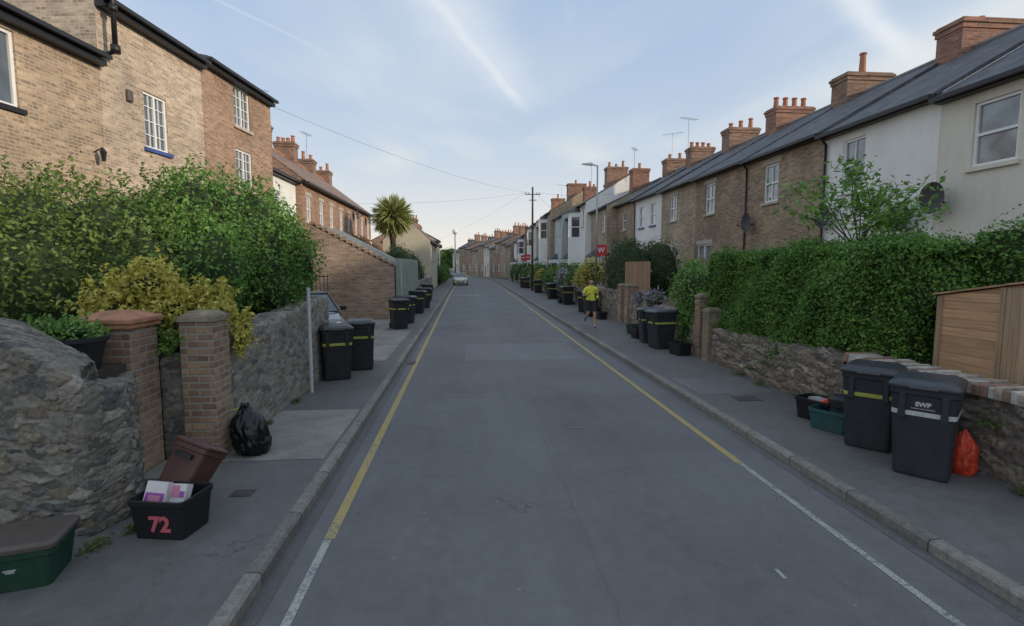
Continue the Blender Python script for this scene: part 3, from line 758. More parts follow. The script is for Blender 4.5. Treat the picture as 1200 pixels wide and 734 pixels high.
def LH(label,Y0,Y1,X,eaves,wall,wins,**kw):
    D=kw.pop('D',7.0); ridge=kw.pop('ridge',eaves+2.0)
    ws=[(w[0]-Y0,w[1]-Y0,*w[2:]) for w in wins]
    return house(label,(X,Y0,0),math.pi/2,Y1-Y0,D,eaves,ridge,wall,kw.pop('roof',m_slate2),ws,group='terraced houses along the street',**kw)
LH('white rendered house with dark slate roof',21.2,26.0,-8.3,6.4,m_white,[(23,24,4.4,5.6,'case')],roof=m_slate,ridge=8.0)
yy=26.0
for i in range(4):
    LH('orange brick terraced house with tiled roof',yy,yy+4.4,-8.0,6.5,m_brickE,[(yy+.6,yy+1.4,4.5,5.8,'sash2'),(yy+2.9,yy+3.7,4.5,5.8,'sash2'),(yy+2.6,yy+3.8,1.3,2.7,'case')],trim=m_stone,ridge=9.1,chim=[(4.1,3.5,.8,1.2,10.1,4)] if i<2 else [(4.0,3.5,.8,1.0,9.9,2)],door=(.5,),dishes=[(2.2,5.9)] if i>=2 else ())
    yy+=4.4
house('cream rendered cottage with gable end towards the road',(-3.4,47,0),math.pi/2,10,4.2,4.6,6.6,m_yelr,m_slate2,[(2,3,2.8,4,'sash'),(6,7,2.8,4,'sash')],group=None,name='cottage')
p=Vector((-3.9,60,0))
for i in range(11):
    al=math.atan(.0064*max(0,p.y-75))+R(1.2); d=Vector((-math.sin(al),math.cos(al),0)); W_=5.0
    house('brown brick terraced house with tiled roof',(p.x,p.y,0),math.pi/2+al,W_-.05,7,5.2+.3*(i%3),7.1+.3*(i%3),[m_brickC,m_cream,m_brickE,m_white,m_brickR][i%5],[m_slate2,m_slate][i%2],[(1,2,3.3,4.6,'sash'),(3.2,4.2,3.3,4.6,'sash')],chim=[(4.6,3.5,.8,1.2,8.3+.3*(i%3),3)],group='distant terraced houses',z0=0)
    p=p+d*W_

# brick outbuilding with sloping roof
e=empty('outbuilding',(-6.45,21.8,.0)); tag(e,'brick outbuilding with sloping top and pale green corrugated side','outbuilding')
mb=MB(); Wd,Ln=3.35,5.6
def pf(y): return [(0,y,0),(Wd,y,0),(Wd,y,2.25),(0,y,4.0)]
mb.loft([pf(0),pf(Ln)]); mb.obj('wall',m_brickG,e)
mb=MB(); mb.loft([[(-.05,.14,4.05),(Wd+.02,.14,2.26),(Wd+.02,.14,2.31),(-.05,.14,4.11)],[(-.05,Ln+.1,4.05),(Wd+.02,Ln+.1,2.26),(Wd+.02,Ln+.1,2.31),(-.05,Ln+.1,4.11)]]); mb.obj('roof',m_corr,e)
mb=MB(); n=14
for k in range(n):
    a=k/n; b_=(k+1)/n
    mb.box(Wd*a,Wd*b_-.01,-.02,.13,4.0-1.75*a-.02,4.12-1.75*a)
mb.obj('coping',m_brickP,e)
mb=MB(); mb.box(Wd+.04,Wd+.30,.25,Ln+1.5,.1,2.62)
for k in range(22): mb.box(Wd+.301,Wd+.33,.3+k*.31,.38+k*.31,.1,2.58)
mb.obj('corrugated_side',m_teal,e)
mb=MB(); mb.box(-8,-6.5,21.0,21.06,.1,2.0); o=mb.obj('garden_fence',m_fence); tag(o,'brown timber fence beside a brick outbuilding','fence')
e=empty('railing',(-6.6,16.9,.1)); tag(e,'dark iron railings on low brick wall beside forecourt','railing')
mb=MB(); mb.box(0,2.1,0,.2,0,1.25); mb.obj('low_wall',m_brickG,e)
mb=MB(); mb.box(0,2.1,.08,.12,1.3,1.33); mb.box(0,2.1,.08,.12,1.85,1.88)
for k in range(18): mb.cyl((.03+k*.12,.1,1.251),(.03+k*.12,.1,1.95),.011,n=5)
mb.obj('iron_bars',m_black,e)

# ------------------------------------------------------------ walls
rubble('stone_wall','rough yellow grey rubble stone wall ending in a rounded corner',[(-6.6,4.0),(-5.2,4.2),(-3.9,4.35),(-3.08,4.28),(-2.98,4.62),(-3.34,5.38)],[2.4,2.2,1.82,1.36,1.26,1.24],.38,.17,.085,.013,PAL_L,3,disp=.018,mortar=(.36,.34,.29),rg=.018,hn=.05,edgew=.12,soft=.08,metric='MANHATTAN')
rubble('stone_wall','grey rubble stone garden wall running beside the pavement',[(-2.87,6.27),(-2.87,10.75)],[1.42,1.68],.36,.17,.08,.022,PAL_L,8,disp=.010,mortar=(.36,.34,.29),rg=.008,hn=.03,metric='MANHATTAN')
rubble('stone_wall','short grey stone wall filling the gap between brick piers',[(-3.45,5.98),(-3.05,5.98)],[1.25,1.25],.2,.19,.09,.02,PAL_L,12,disp=.012,mortar=(.34,.32,.28),rg=.008)
rubble('stone_wall','low brown rubble stone wall below a green hedge',[(5.62,11.7),(5.45,7.3),(5.43,6.9)],[.85,.95,.95],.4,.26,.06,.02,PAL_R,5,disp=.022,mortar=(.18,.16,.14))
w=empty('stone_wall',(0,0,0)); tag(w,'brown stone wall with whitewashed brick coping beside the bins','wall')
rubble('wall_face','',[(5.43,6.88),(5.4,1.5)],[.94,.94],.34,.26,.065,.022,PAL_R,6,disp=.02,parent=w,hn=.015)
mb=MB()
yk=6.85
random.seed(5)
while yk>1.5:
    wd=random.uniform(.07,.085); hh=random.uniform(.085,.12); dx=random.uniform(-.012,.012)
    mb.box(5.37+dx,5.80+dx,yk-wd+.006,yk,.93,.955+hh,mi=random.choice([0,0,1,1,2])); yk-=wd
mb.obj('coping',[plain('whitewashed_brick',(.46,.44,.40),.9,.45,9,.4,50,world=True),plain('worn_whitewash_brick',(.38,.31,.26),.9,.5,9,.4,50,world=True),plain('bare_coping_brick',(.29,.18,.13),.9,.4,9,.4,50,world=True)],w,bevel=.01)
rubble('stone_wall','stone garden wall along the far pavement',[(6.25,40),(6.1,20.2)],[1.3,1.3],.35,.3,.12,.05,PAL_R,15,disp=.02)
rubble('stone_wall','stone garden wall along the pavement beside brick piers',[(6.0,18.6),(5.75,12.4)],[1.1,1.0],.35,.28,.1,.035,PAL_R,16,disp=.02)
rubble('stone_wall','long stone garden wall in the distance',[(6.4,85),(6.3,41)],[1.3,1.3],.35,.4,.16,.12,PAL_R,17,disp=.02)
rubble('stone_wall','low stone wall along the far pavement',[(-3.1,30),(-3.2,46)],[1.4,1.4],.35,.4,.14,.08,PAL_L,18,disp=.02)

def pier(label,x0,x1,y0,y1,h,cap='pyr',mat=None,capm=None):
    e=empty('brick_pier',((x0+x1)/2,(y0+y1)/2,.1)); tag(e,label,'gate pier'); w=(x1-x0)/2;d=(y1-y0)/2
    mb=MB(); mb.box(-w,w,-d,d,-.05,h); mb.obj('pier_shaft',mat or m_brickP,e,bevel=.008)
    mb=MB()
    if cap=='pyr':
        mb.box(-w-.03,w+.03,-d-.03,d+.03,h+.001,h+.05)
        mb.loft([[(-w-.05,-d-.05,h+.051),(w+.05,-d-.05,h+.051),(w+.05,d+.05,h+.051),(-w-.05,d+.05,h+.051)],[(-w-.05,-d-.05,h+.1),(w+.05,-d-.05,h+.1),(w+.05,d+.05,h+.1),(-w-.05,d+.05,h+.1)],[(-.12,-.12,h+.17),(.12,-.12,h+.17),(.12,.12,h+.17),(-.12,.12,h+.17)]])
    else:
        mb.box(-w-.02,w+.02,-d-.02,d+.02,h+.001,h+.07); mb.loft([[(-w,-d,h+.071),(w,-d,h+.071),(w,d,h+.071),(-w,d,h+.071)],[(-w*.6,-d*.6,h+.12),(w*.6,-d*.6,h+.12),(w*.6,d*.6,h+.12),(-w*.6,d*.6,h+.12)]])
    mb.obj('pier_cap',capm or m_pot,e,bevel=.012)
    return e
m_capT=plain('weathered_terracotta_cap',(.42,.20,.12),.9,.3,9,.4,40,world=True,dirt=.3)
m_capM=plain('mossy_mortar_cap',(.27,.23,.16),.95,.35,9,.5,40,world=True,dirt=.45)
pier('square brick gate pier with terracotta pyramid cap',-3.84,-3.38,5.38,5.84,1.57,'pyr',capm=m_capT)
pier('weathered brick gate pier with mossy mortar cap',-3.18,-2.82,5.88,6.26,1.58,'flat',capm=m_capM)
pier('slender brick gate pier at the end of the hedge',5.55,5.87,11.85,12.15,1.42,'flat',capm=m_capM)
pier('low mossy stone gate pier beside a hedge',5.5,5.85,11.3,11.6,1.12,'flat',m_capM,m_capM)
pier('brown brick gate pier with flat cap',5.95,6.4,18.75,19.15,1.4,'flat',capm=m_capM)
pier('brown brick gate pier with flat cap',5.98,6.43,19.75,20.15,1.4,'flat',capm=m_capM)
mb=MB(); mb.box(-3.36,-2.95,5.3,5.82,.1,.16); o=mb.obj('doorstep',m_conc,bevel=.01); tag(o,'low concrete step between brick gate piers','step')
mb=MB(); mb.cyl((0,0,0),(0,0,1.8),.03,n=10); mb.cyl((0,0,1.8),(0,0,1.83),.036,n=10); o=mb.obj('metal_post',m_post,loc=(-2.74,9.05,.1),smooth=False); tag(o,'thin pale grey metal post standing against a stone wall','post')
mb=MB(); mb.box(-9,-3.16,6.3,10.5,.1,1.2); mb.box(-9,-3.88,4.75,6.1,.1,1.35); mb.box(-3.879,-3.42,4.72,5.36,.1,1.33); struct(mb.obj('raised_garden_ground',m_soil))
mb=MB(); mb.box(5.9,10.8,2,12,.1,.8); struct(mb.obj('raised_garden_bank',m_soil))

# ------------------------------------------------------------ hedges & plants
bush('hedge','tall overgrown mixed green hedge behind stone wall','hedge',[(-6.6,7.6,2.0,2.0,1.9,1.45),(-5.0,8.6,2.1,1.5,1.9,1.45),(-8.6,8.6,2.1,2.1,2.0,1.85),(-5.6,7.0,1.7,1.3,1.2,1.2),(-4.4,7.3,1.7,.9,1.0,1.0)],50000,.07,m_leafL,seed=21,lump=.17,core=.84,inner=.25,fs=1.8,spr=1600,sl=.40)
bush('hedge','dense bright green bush leaning over stone wall','hedge',[(-3.95,9.2,2.4,1.0,1.2,1.3),(-4.3,8.2,2.35,.9,1.0,1.2),(-3.7,9.9,2.2,.85,.85,1.15),(-3.9,7.5,2.0,.7,.8,.9)],34000,.068,m_leafL2,seed=22,lump=.16,core=.84,inner=.25,fs=2.2,spr=1000,sl=.34)
bush('shrub','yellow variegated shrub spilling over brick gate pier','shrub',[(-4.05,6.35,1.83,.42,.38,.28),(-3.6,6.6,1.80,.40,.38,.28),(-3.75,6.4,2.08,.34,.32,.25),(-3.2,6.65,1.88,.26,.28,.22),(-2.98,6.45,1.72,.17,.24,.2),(-2.82,6.65,1.48,.11,.22,.24),(-2.76,6.4,1.36,.07,.10,.18)],5200,.066,m_leafY,seed=23,lump=.3,core=.5,inner=.5,fs=4,spr=340,sl=.28)
bush('shrub','trailing green sprig hanging in the gateway','shrub',[(-3.3,5.9,1.45,.10,.08,.2)],200,.05,m_leafL2,seed=24,core=0,inner=.6,spr=20,sl=.2)
e=empty('planter',(-3.66,5.02,1.33)); tag(e,'dark round planter with low green plant behind stone wall','planter')
mb=MB(); n=28
def ring(r,z): return [(r*math.cos(2*math.pi*k/n),r*math.sin(2*math.pi*k/n),z) for k in range(n)]
mb.loft([ring(.19,0),ring(.26,.28),ring(.285,.28),ring(.285,.32),ring(.255,.32),ring(.245,.26)]); mb.obj('pot',m_binb,e,smooth=False)
bush('potted_plant','', '',[(-.05,0,.36,.26,.22,.10),(-.2,0,.40,.2,.18,.09)],800,.05,m_leafT,seed=25,parent=e,core=.6,spr=70,sl=.14)
hedge('hedge','thick trimmed green hedge growing over low stone wall','hedge',5.75,7.6,6.35,11.9,.62,2.60,64000,.056,m_leafR,lump=.13,seed=31,fs=1.7,spr=900,sl=.2,shag=.12)
hedge('hedge','green hedge standing behind a small timber shed','hedge',7.0,8.6,2.5,6.6,.7,2.76,22000,.056,m_leafR,lump=.13,seed=32,fs=1.7,spr=300,sl=.2,shag=.12)
bush('shrub','leafy shrub growing at the end of a garden wall','shrub',[(6.1,13.0,1.3,.45,.75,1.0),(6.15,13.7,1.7,.5,.6,.7),(5.85,13.0,.8,.3,.5,.5)],7000,.08,m_leafT,seed=33,lump=.2,core=.75,spr=300,sl=.3)
bush('hedge','dark tall conifer hedge in a front garden','hedge',[(7.0,22.2,2.0,1.0,1.2,1.5),(7.7,23.4,2.0,1.1,1.2,1.5),(6.8,21.2,1.5,.7,.6,1.1),(8.4,22.2,2.0,1.0,1.1,1.4)],15000,.09,m_leafD,seed=34,lump=.13,core=.86,spr=300,sl=.3)
bush('shrub','pale flowering lavender beside brick pier','shrub',[(6.0,16.2,1.2,.3,.5,.3),(5.95,17.3,1.2,.3,.4,.25)],1200,.05,m_flow,seed=35,lump=.2,spr=100,sl=.2)
bush('shrub','yellow green shrub over a garden wall','shrub',[(6.5,26.5,1.9,.6,.8,.8),(6.4,28,1.6,.5,.6,.6)],3500,.09,m_leafY,seed=36,lump=.2,spr=150)
for i,(x,y_,s,mm) in enumerate([(6.7,31,1.0,m_leafR),(6.4,33.5,.7,m_flow),(6.9,35.5,1.2,m_leafT),(6.3,38,.8,m_leafR),(6.8,41,1.2,m_leafD),(6.4,44,.8,m_leafY),(6.8,47,1.2,m_leafR),(7,52,1.1,m_leafT),(6.5,56,.9,m_leafR),(6.9,60,1.3,m_leafD),(6.9,66,1.4,m_leafR),(6.8,73,1.3,m_leafT)]):
    bush('garden_shrub','rounded leafy shrub above a stone garden wall','shrub',[(x,y_,1.3,s*.8,s*1.3,s*1.1),(x+.3,y_+1.2,1.0,s*.7,s,s)],1700,.13,mm,seed=40+i,group='front garden shrubs',spr=60)
bush('hedge','dark green hedge beside a corrugated outbuilding','hedge',[(-4.2,31,1.8,1.2,2.0,1.7),(-4.3,34,1.9,1.3,2.0,1.5),(-4.4,37.5,1.6,1.2,2.2,1.4)],9000,.1,m_leafD,seed=51,lump=.12,core=.88)
bush('shrub','dark red leaved shrub above brick outbuilding','shrub',[(-6.2,29.5,3.2,.9,.9,.9),(-5.4,30.3,2.7,.8,.8,.8)],2500,.1,m_leafRed,seed=52)
for i,(x,y_,s) in enumerate([(-4.6,43,1.3),(-3.6,58.5,1.3),(-3.2,66,1.0),(-3.4,72,1.1)]):
    bush('garden_shrub','rounded green shrub above a stone garden wall','shrub',[(x,y_,1.3,s*.8,s*1.2,s)],1500,.14,m_leafR,seed=60+i,group='front garden shrubs')
def leafy_tree(label,x,y_,h,r,seed,mm,n=2600,size=.3):
    e=empty('tree',(x,y_,0)); tag(e,label,'tree','distant trees')
    mb=MB(); mb.cyl((0,0,0),(0,0,h*.6),.25,.14,n=8)
    rr=random.Random(seed); ells=[(0,0,h*.55,r*.7,r*.7,h*.33)]
    for k in range(8):
        a=rr.uniform(0,6.28); d=rr.uniform(.3,.7)*r; z=h*rr.uniform(.35,.8)
        mb.cyl((0,0,h*.3),(d*math.cos(a),d*math.sin(a),z),.1,.03,n=6)
        ells.append((d*math.cos(a),d*math.sin(a),z,r*.4,r*.4,r*.35))
    mb.obj('trunk',m_bark,e)
    bush('crown','','',ells,n,size,mm,seed=seed,parent=e,lump=.25,core=.7,fs=1.2)
for i,(x,y_,h,r) in enumerate([(-5.2,88,5.2,2.0),(-22,140,9,5),(-32,140,9,5),(-14,148,9,5),(-40,150,9,6),(-4,152,8,5),(-27,150,9,5)]):
    leafy_tree('distant round crowned green tree beyond rooftops',x,y_,h,r,70+i,m_leafR)
e=empty('tree',(7.2,8.9,.8)); tag(e,'small sparse tree with spreading leafy branches above hedge','tree')
mb=MB(); rr=random.Random(9); tips=[]
mb.cyl((0,0,0),(0,.05,1.9),.045,.03,n=8)
for k in range(18):
    a=rr.uniform(0,6.28); L=rr.uniform(.4,1.85); z=1.6+rr.uniform(0,.35); ex=math.cos(a)*L*.85; ey=math.sin(a)*L*1.0; ez=2.25+rr.uniform(.0,1.05)-.12*max(0,L-.6)
    mid=(ex*.5+rr.uniform(-.12,.12),ey*.5+rr.uniform(-.12,.12),(z+ez)/2+.08)
    mb.cyl((0,.05,z),mid,.014,.010,n=6); mb.cyl(mid,(ex,ey,ez),.010,.004,n=6)
    for t in range(8): f=.0+1.0*t/7; tips.append((mid[0]*(1-f)+ex*f,mid[1]*(1-f)+ey*f,mid[2]*(1-f)+ez*f))
mb.obj('trunk',m_bark,e,smooth=True)
tp=np.array(tips); r9=np.random.default_rng(9)
P=np.repeat(tp,13,0)+r9.normal(size=(len(tp)*13,3))*np.array([.15,.15,.08])
P=P[P[:,2]>1.95]
V,F=leafgeo(P,np.tile(np.array([0,0,1.]),(len(P),1)),.125,.42,.8,r9)
arr_obj('crown',[(V,F,0)],[m_leafT],e)
# palm
e=empty('palm_tree',(-4.9,34.0,0)); tag(e,'tall palm tree with round spiky crown beside brick houses','palm tree')
mb=MB(); mb.cyl((0,0,0),(.05,0,3.5),.22,.17,n=12); mb.cyl((.05,0,3.5),(.05,0,5.4),.17,.26,n=12); mb.obj('trunk',m_bark,e,smooth=True)
rp=np.random.default_rng(3); Vs=[];Fs=[]
for k in range(1300):
    d=rp.normal(size=3); d/=np.linalg.norm(d)
    L=rp.uniform(1.1,1.65)*(1 if d[2]>-.2 else .95); side=np.cross(d,[0,0,1.]); side/=np.linalg.norm(side)+1e-6
    side=side*math.cos(k)+np.cross(d,side)*math.sin(k)
    c=np.array([.05,0,5.5]); base=len(Vs)
    for s_,w_ in ((.1,.02),(.5,.04),(.8,.035),(1.,.003)):
        p=c+d*L*s_+np.array([0,0,-.35*s_**3*(1-abs(d[2]))]); Vs+= [p-side*w_,p+side*w_]
    for q in range(3): b_=base+2*q; Fs.append((b_,b_+1,b_+3,b_+2))
arr_obj('crown',[(np.array(Vs),np.array(Fs),0)],[m_palm],e)
def weeds(label,pts,n,size,seed):
    r=np.random.default_rng(seed); P=[];
    for (x,y_,z,s) in pts:
        k=n//len(pts); Q=np.array([x,y_,z])+r.normal(size=(k,3))*np.array([s*.6,s,.03]); Q[:,2]=np.abs(Q[:,2]-z)+z; P.append(Q)
    P=np.concatenate(P); V,F=leafgeo(P,np.tile(np.array([.5,0,.6]),(len(P),1)),size,.25,1.0,r)
    o=arr_obj('weeds',[(V,F,0)],[m_leafG]); tag(o,label,'weeds',kind='stuff')
weeds('small grassy weeds growing at the foot of walls',[(-2.93,4.1,.1,.07),(-2.8,4.35,.1,.04),(5.33,7.6,.1,.05),(5.36,8.9,.1,.08),(5.3,4.3,.1,.06),(5.3,3.6,.1,.07),(-2.8,7.2,.1,.05),(-2.8,8.4,.1,.05),(5.45,9.8,.1,.09),(5.3,4.0,.1,.08),(-2.75,6.9,.1,.04)],1400,.06,5)
weeds('ivy and ferns sprouting from a stone wall',[(5.36,4.75,.65,.06),(5.36,4.0,.6,.07),(5.44,8.9,.5,.07),(5.46,9.4,.3,.07),(-4.1,4.3,.9,.04)],800,.05,6)

# ------------------------------------------------------------ shed, fence
e=empty('garden_shed',(6.05,4.9,.8)); tag(e,'small timber weatherboard shed with sloping roof behind wall','shed')
mb=MB(); lx,ly=1.1,1.2
mb.loft([[(0,0,0),(lx,0,0),(lx,0,1.36),(0,0,1.33)],[(0,ly,0),(lx,ly,0),(lx,ly,1.14),(0,ly,1.12)]]); mb.obj('wall',m_shed,e)
mb=MB(); mb.loft([[(-.05,-.05,1.35),(lx+.05,-.05,1.38),(lx+.05,-.05,1.40),(-.05,-.05,1.37)],[(-.05,ly+.05,1.13),(lx+.05,ly+.05,1.15),(lx+.05,ly+.05,1.17),(-.05,ly+.05,1.15)]]); mb.obj('roof',m_shed,e)
mb=MB(); mb.box(.08,lx-.08,-.025,-.002,.05,1.27); mb.obj('door',m_shedv,e)
mb=MB(); mb.box(-.02,-.002,.055,.36,.0,1.26); mb.obj('side_panel',m_shedv,e)
for ya,yb,h_ in ((-.02,.05,1.31),(ly-.06,ly,1.11),(.365,.42,1.26)):
    mb=MB(); mb.box(-.03,-.002,ya,yb,0,h_); mb.obj('corner_trim',m_shedv,e)
e=empty('wooden_fence',(6.3,14.6,.1)); tag(e,'orange brown timber fence panels in a front garden','fence')
mb=MB()
for k in range(26): mb.box(k*.13,k*.13+.11,0,.02,.3,2.45-.03*(k%2))
mb.box(0,3.4,.021,.06,.6,.7); mb.box(0,3.4,.021,.06,2.0,2.1); mb.obj('fence_panel',m_fence,e)
e=empty('wooden_fence',(6.35,17.5,.1),math.pi/2); tag(e,'plain brown timber fence above a garden wall','fence')
mb=MB()
for k in range(22): mb.box(k*.13,k*.13+.115,0,.02,.9,2.35+.03*(k%2))
mb.box(0,2.86,-.05,-.001,1.2,1.28); mb.box(0,2.86,-.05,-.001,2.0,2.08)
mb.obj('fence_panel',m_fence,e)

# ------------------------------------------------------------ wheelie bins
def make_bin(body,lid,stripe,loc,rot,label,txt=None,S=1.0):
    e=empty('wheelie_bin',loc,rot); tag(e,label,'wheelie bin','wheelie bins on the pavement'); e.scale=(S,S,S)
    mb=MB()
    mb.loft([rrect(0,.02,.44,.48,.05,.0),rrect(0,.02,.46,.50,.05,.03),rrect(0,.0,.535,.62,.05,.86),rrect(0,.0,.56,.645,.05,.87),rrect(0,.0,.565,.65,.05,.93),rrect(0,0,.52,.60,.04,.93),rrect(0,0,.50,.58,.04,.80)])
    mb.box(-.2,-.14,-.325,-.25,.62,.88); mb.box(.14,.2,-.325,-.25,.62,.88)
    mb.box(-.23,.23,.22,.33,.02,.12)
    mb.obj('bin_body',body,e,bevel=.008)
    mb=MB()
    mb.loft([rrect(0,-.01,.585,.69,.06,.932),rrect(0,-.01,.59,.70,.06,.965),rrect(0,-.0,.56,.66,.07,.985),rrect(0,.02,.46,.54,.07,1.012),rrect(0,.02,.40,.48,.07,1.005)])
    mb.box(-.12,.12,-.385,-.33,.935,.96)
    mb.box(-.2,-.13,.30,.40,.95,1.0); mb.box(.13,.2,.30,.40,.95,1.0)
    mb.obj('lid',lid,e,bevel=.01)
    mb=MB(); mb.cyl((-.25,.40,.93),(.25,.40,.93),.018,n=10)
    for x in (-.24,.0,.24): mb.box(x-.015,x+.015,.31,.40,.90,.945)
    mb.obj('handle',body,e)
    for x in (-.245,.205):
        mb=MB(); mb.cyl((x,.27,.1),(x+.045,.27,.1),.1,n=24); mb.cyl((x-.006,.27,.1),(x+.051,.27,.1),.045,n=16)
        mb.obj('wheel',m_tyre,e,bevel=.012)
    if stripe:
        zz0,zz1=.652,.70
        f=lambda z:(z-.03)/.83
        def rr_(z): t=f(z); return rrect(0,.02-.02*t,.46+.075*t+.008,.50+.12*t+.008,.052,z)
        mb=MB(); mb.loft([rr_(zz0),rr_(zz1)],cap0=False,cap1=False); mb.obj('reflective_stripe',stripe,e)
    if txt:
        tilt=math.atan(.06/.83)
        for (s,size,z,b_) in txt:
            t=(z-.03)/.83; yy=.02-.02*t-(.5+.12*t)/2
            text('lettering',s,size,m_dim,e,(0,yy-.006,z),(R(90)+tilt,0,0),bold=b_)
    return e
binB=make_bin(m_bin,m_lid,m_refl,(4.84,4.93,.1),R(-50),'charcoal wheelie bin with white reflective stripe and lettering',txt=[('SWP',.062,.775,.003),('SOMERSET WASTE PARTNERSHIP',.013,.73,.0003)],S=1.02)
binA=make_bin(m_bin,m_lid,m_reflY,(4.92,5.76,.1),R(-48),'charcoal wheelie bin with yellow reflective stripe beside recycling boxes',txt=None,S=1.0)
binC=make_bin(m_binb,m_lidk,m_reflY,(-2.60,10.2,.1),R(20),'black wheelie bin with yellow stripe against stone wall',S=1.05)
copy_thing(binC,(-2.32,11.15,.1),R(12),'black wheelie bin standing behind another bin',scale=(1.05,)*3)
copy_thing(binC,(-2.45,18.3,.1),R(25),'black wheelie bin standing near a brick outbuilding')
copy_thing(binC,(-2.4,20.0,.1),R(75),'black wheelie bin standing near a brick outbuilding')
copy_thing(binC,(-2.35,24.2,.1),R(85),'black wheelie bin in front of corrugated outbuilding')
copy_thing(binC,(-2.3,27.3,.1),R(95),'black wheelie bin in front of corrugated outbuilding')
copy_thing(binA,(5.15,13.3,.1),R(-80),'navy wheelie bin beside leafy shrub',scale=(1.03,)*3)
copy_thing(binA,(5.2,14.3,.1),R(-95),'navy wheelie bin beside leafy shrub')
for (x,y_,r_) in [(5.6,23.2,-88),(5.55,24.2,-110),(5.65,29,-85),(5.6,34,-75),(5.7,34.9,-100),(5.7,42,-90),(5.75,51,-88),(5.6,52,-70),(-2.6,33,88)]:
    copy_thing(binC,(x,y_,.1),R(r_),'dark wheelie bin standing against a garden wall')
# ------------------------------------------------------------ recycling boxes
def rbox(mat,loc,rot,label,w=.54,d=.4,h=.31,name='recycling_box'):
    e=empty(name,loc,rot); tag(e,label,'recycling box')
    mb=MB(); mb.loft([rrect(0,0,w*.84,d*.82,.04,0),rrect(0,0,w*.95,d*.94,.045,h-.05),rrect(0,0,w*1.0,d*1.0,.05,h-.045),rrect(0,0,w,d,.05,h),rrect(0,0,w*.93,d*.91,.04,h),rrect(0,0,w*.80,d*.77,.035,.02)])
    mb.obj('box_body',mat,e,bevel=.004); return e
b72=rbox(m_boxb,(-2.48,4.34,.1),R(-10),'black recycling box painted with number 72 on pavement',w=.5,h=.33)
text('lettering','72',.18,m_pink,b72,(.03,-.180,.13),(R(90)+.08,0,0),bold=.006,ext=.003)
e=empty('cereal_carton',(-2.60,4.30,.32),R(-8)); tag(e,'white carton with purple and pink print standing in recycling box','carton')
mb=MB(); mb.box(-.09,.09,-.03,.03,0,.2); mb.obj('carton_body',m_card,e,rot=(-.4,.06,0))
mb=MB(); mb.box(-.08,.08,-.0325,-.0301,.02,.11); mb.obj('printed_panel',m_purple,e,rot=(-.4,.06,0))
mb=MB(); mb.box(-.05,.05,-.0345,-.0327,.04,.09); mb.obj('printed_panel',m_pinkp,e,rot=(-.4,.06,0))
e2=empty('cereal_carton',(-2.42,4.31,.31),R(-18)); tag(e2,'white carton with pink and purple print standing in recycling box','carton')
mb=MB(); mb.box(-.075,.075,-.03,.03,0,.18); mb.obj('carton_body',m_card,e2,rot=(-.45,-.08,0))
mb=MB(); mb.box(-.065,.01,-.0325,-.0301,.07,.165); mb.obj('printed_panel',m_pinkp,e2,rot=(-.45,-.08,0))
mb=MB(); mb.box(.015,.065,-.0325,-.0301,.07,.12); mb.obj('printed_panel',m_purple,e2,rot=(-.45,-.08,0))
e=rbox(m_maroon,(-2.58,4.66,.34),0,'maroon recycling caddy tipped on top of black box',w=.38,d=.30,h=.36,name='recycling_caddy'); e.rotation_euler=(R(-30),R(12),R(-22))
mb=MB(); mb.loft([rrect(0,0,.40,.32,.05,.362),rrect(0,0,.40,.32,.05,.385),rrect(0,0,.32,.24,.05,.40)]); mb.obj('lid',m_maroon,e,bevel=.006)
mb=MB(); mb.box(-.09,.09,-.17,-.148,.24,.28); mb.obj('handle',m_boxb,e)
e=rbox(m_boxg,(-3.17,3.72,.1),R(16),'green recycling box with grey brown lid beside stone wall',w=.56,d=.43,h=.28)
mb=MB(); mb.loft([rrect(0,0,.585,.455,.05,.282),rrect(0,0,.585,.455,.05,.315),rrect(0,0,.53,.40,.05,.332)]); mb.obj('lid',m_brown,e,bevel=.006)
text('lettering','SOMERSET\nWASTE',.015,m_txt,e,(.03,-.195,.15),(R(90)+.07,0,0),bold=.0004)
mb=MB(); mb.cyl((-.05,-.197,.145),(-.05,-.194,.145),.016,n=14); mb.obj('emblem',m_txt,e)
rbox(m_boxb,(5.02,6.82,.1),R(-70),'black recycling box next to wheelie bins')
e=rbox(m_boxt,(4.88,6.36,.1),R(-62),'teal recycling box next to wheelie bins',w=.5,d=.36,h=.28)
mb=MB(); mb.loft([rrect(0,0,.3,.28,.04,0),rrect(0,0,.36,.3,.04,.12),rrect(0,0,.30,.24,.04,.16)]); o=mb.obj('food_caddy',m_bin,loc=(5.1,6.42,.38),rot=R(-50),bevel=.01); tag(o,'dark food waste caddy resting on recycling box','food caddy')
rbox(m_boxb,(5.25,12.25,.1),R(-80),'black recycling box beside brick pier')
for (x,y_,mm,l) in [(5.2,15.2,m_boxb,'black recycling box on pavement'),(5.35,16.1,m_boxg,'green recycling box on pavement'),(5.5,20.8,m_boxb,'black recycling box on pavement'),(5.5,30,m_boxb,'black recycling box on pavement'),(-2.5,21.2,m_boxb,'black recycling box on pavement')]:
    rbox(mm,(x,y_,.1),R(-85),l)
mb=MB(); mb.box(-.15,.15,-.1,.1,0,.05); mb.box(-.12,.13,-.09,.08,.051,.09); o=mb.obj('newspaper_stack',m_paper,loc=(5.02,6.86,.31),rot=(.15,.1,.4)); tag(o,'folded newspapers in black recycling box','newspapers')
mb=MB(); mb.cyl((0,0,0),(0,0,.16),.045,n=14); mb.cyl((0,0,.16),(0,0,.19),.02,n=12); o=mb.obj('red_bottle',m_redp,loc=(4.95,6.72,.33),rot=(.9,.2,.4)); tag(o,'small red plastic bottle in black recycling box','bottle')
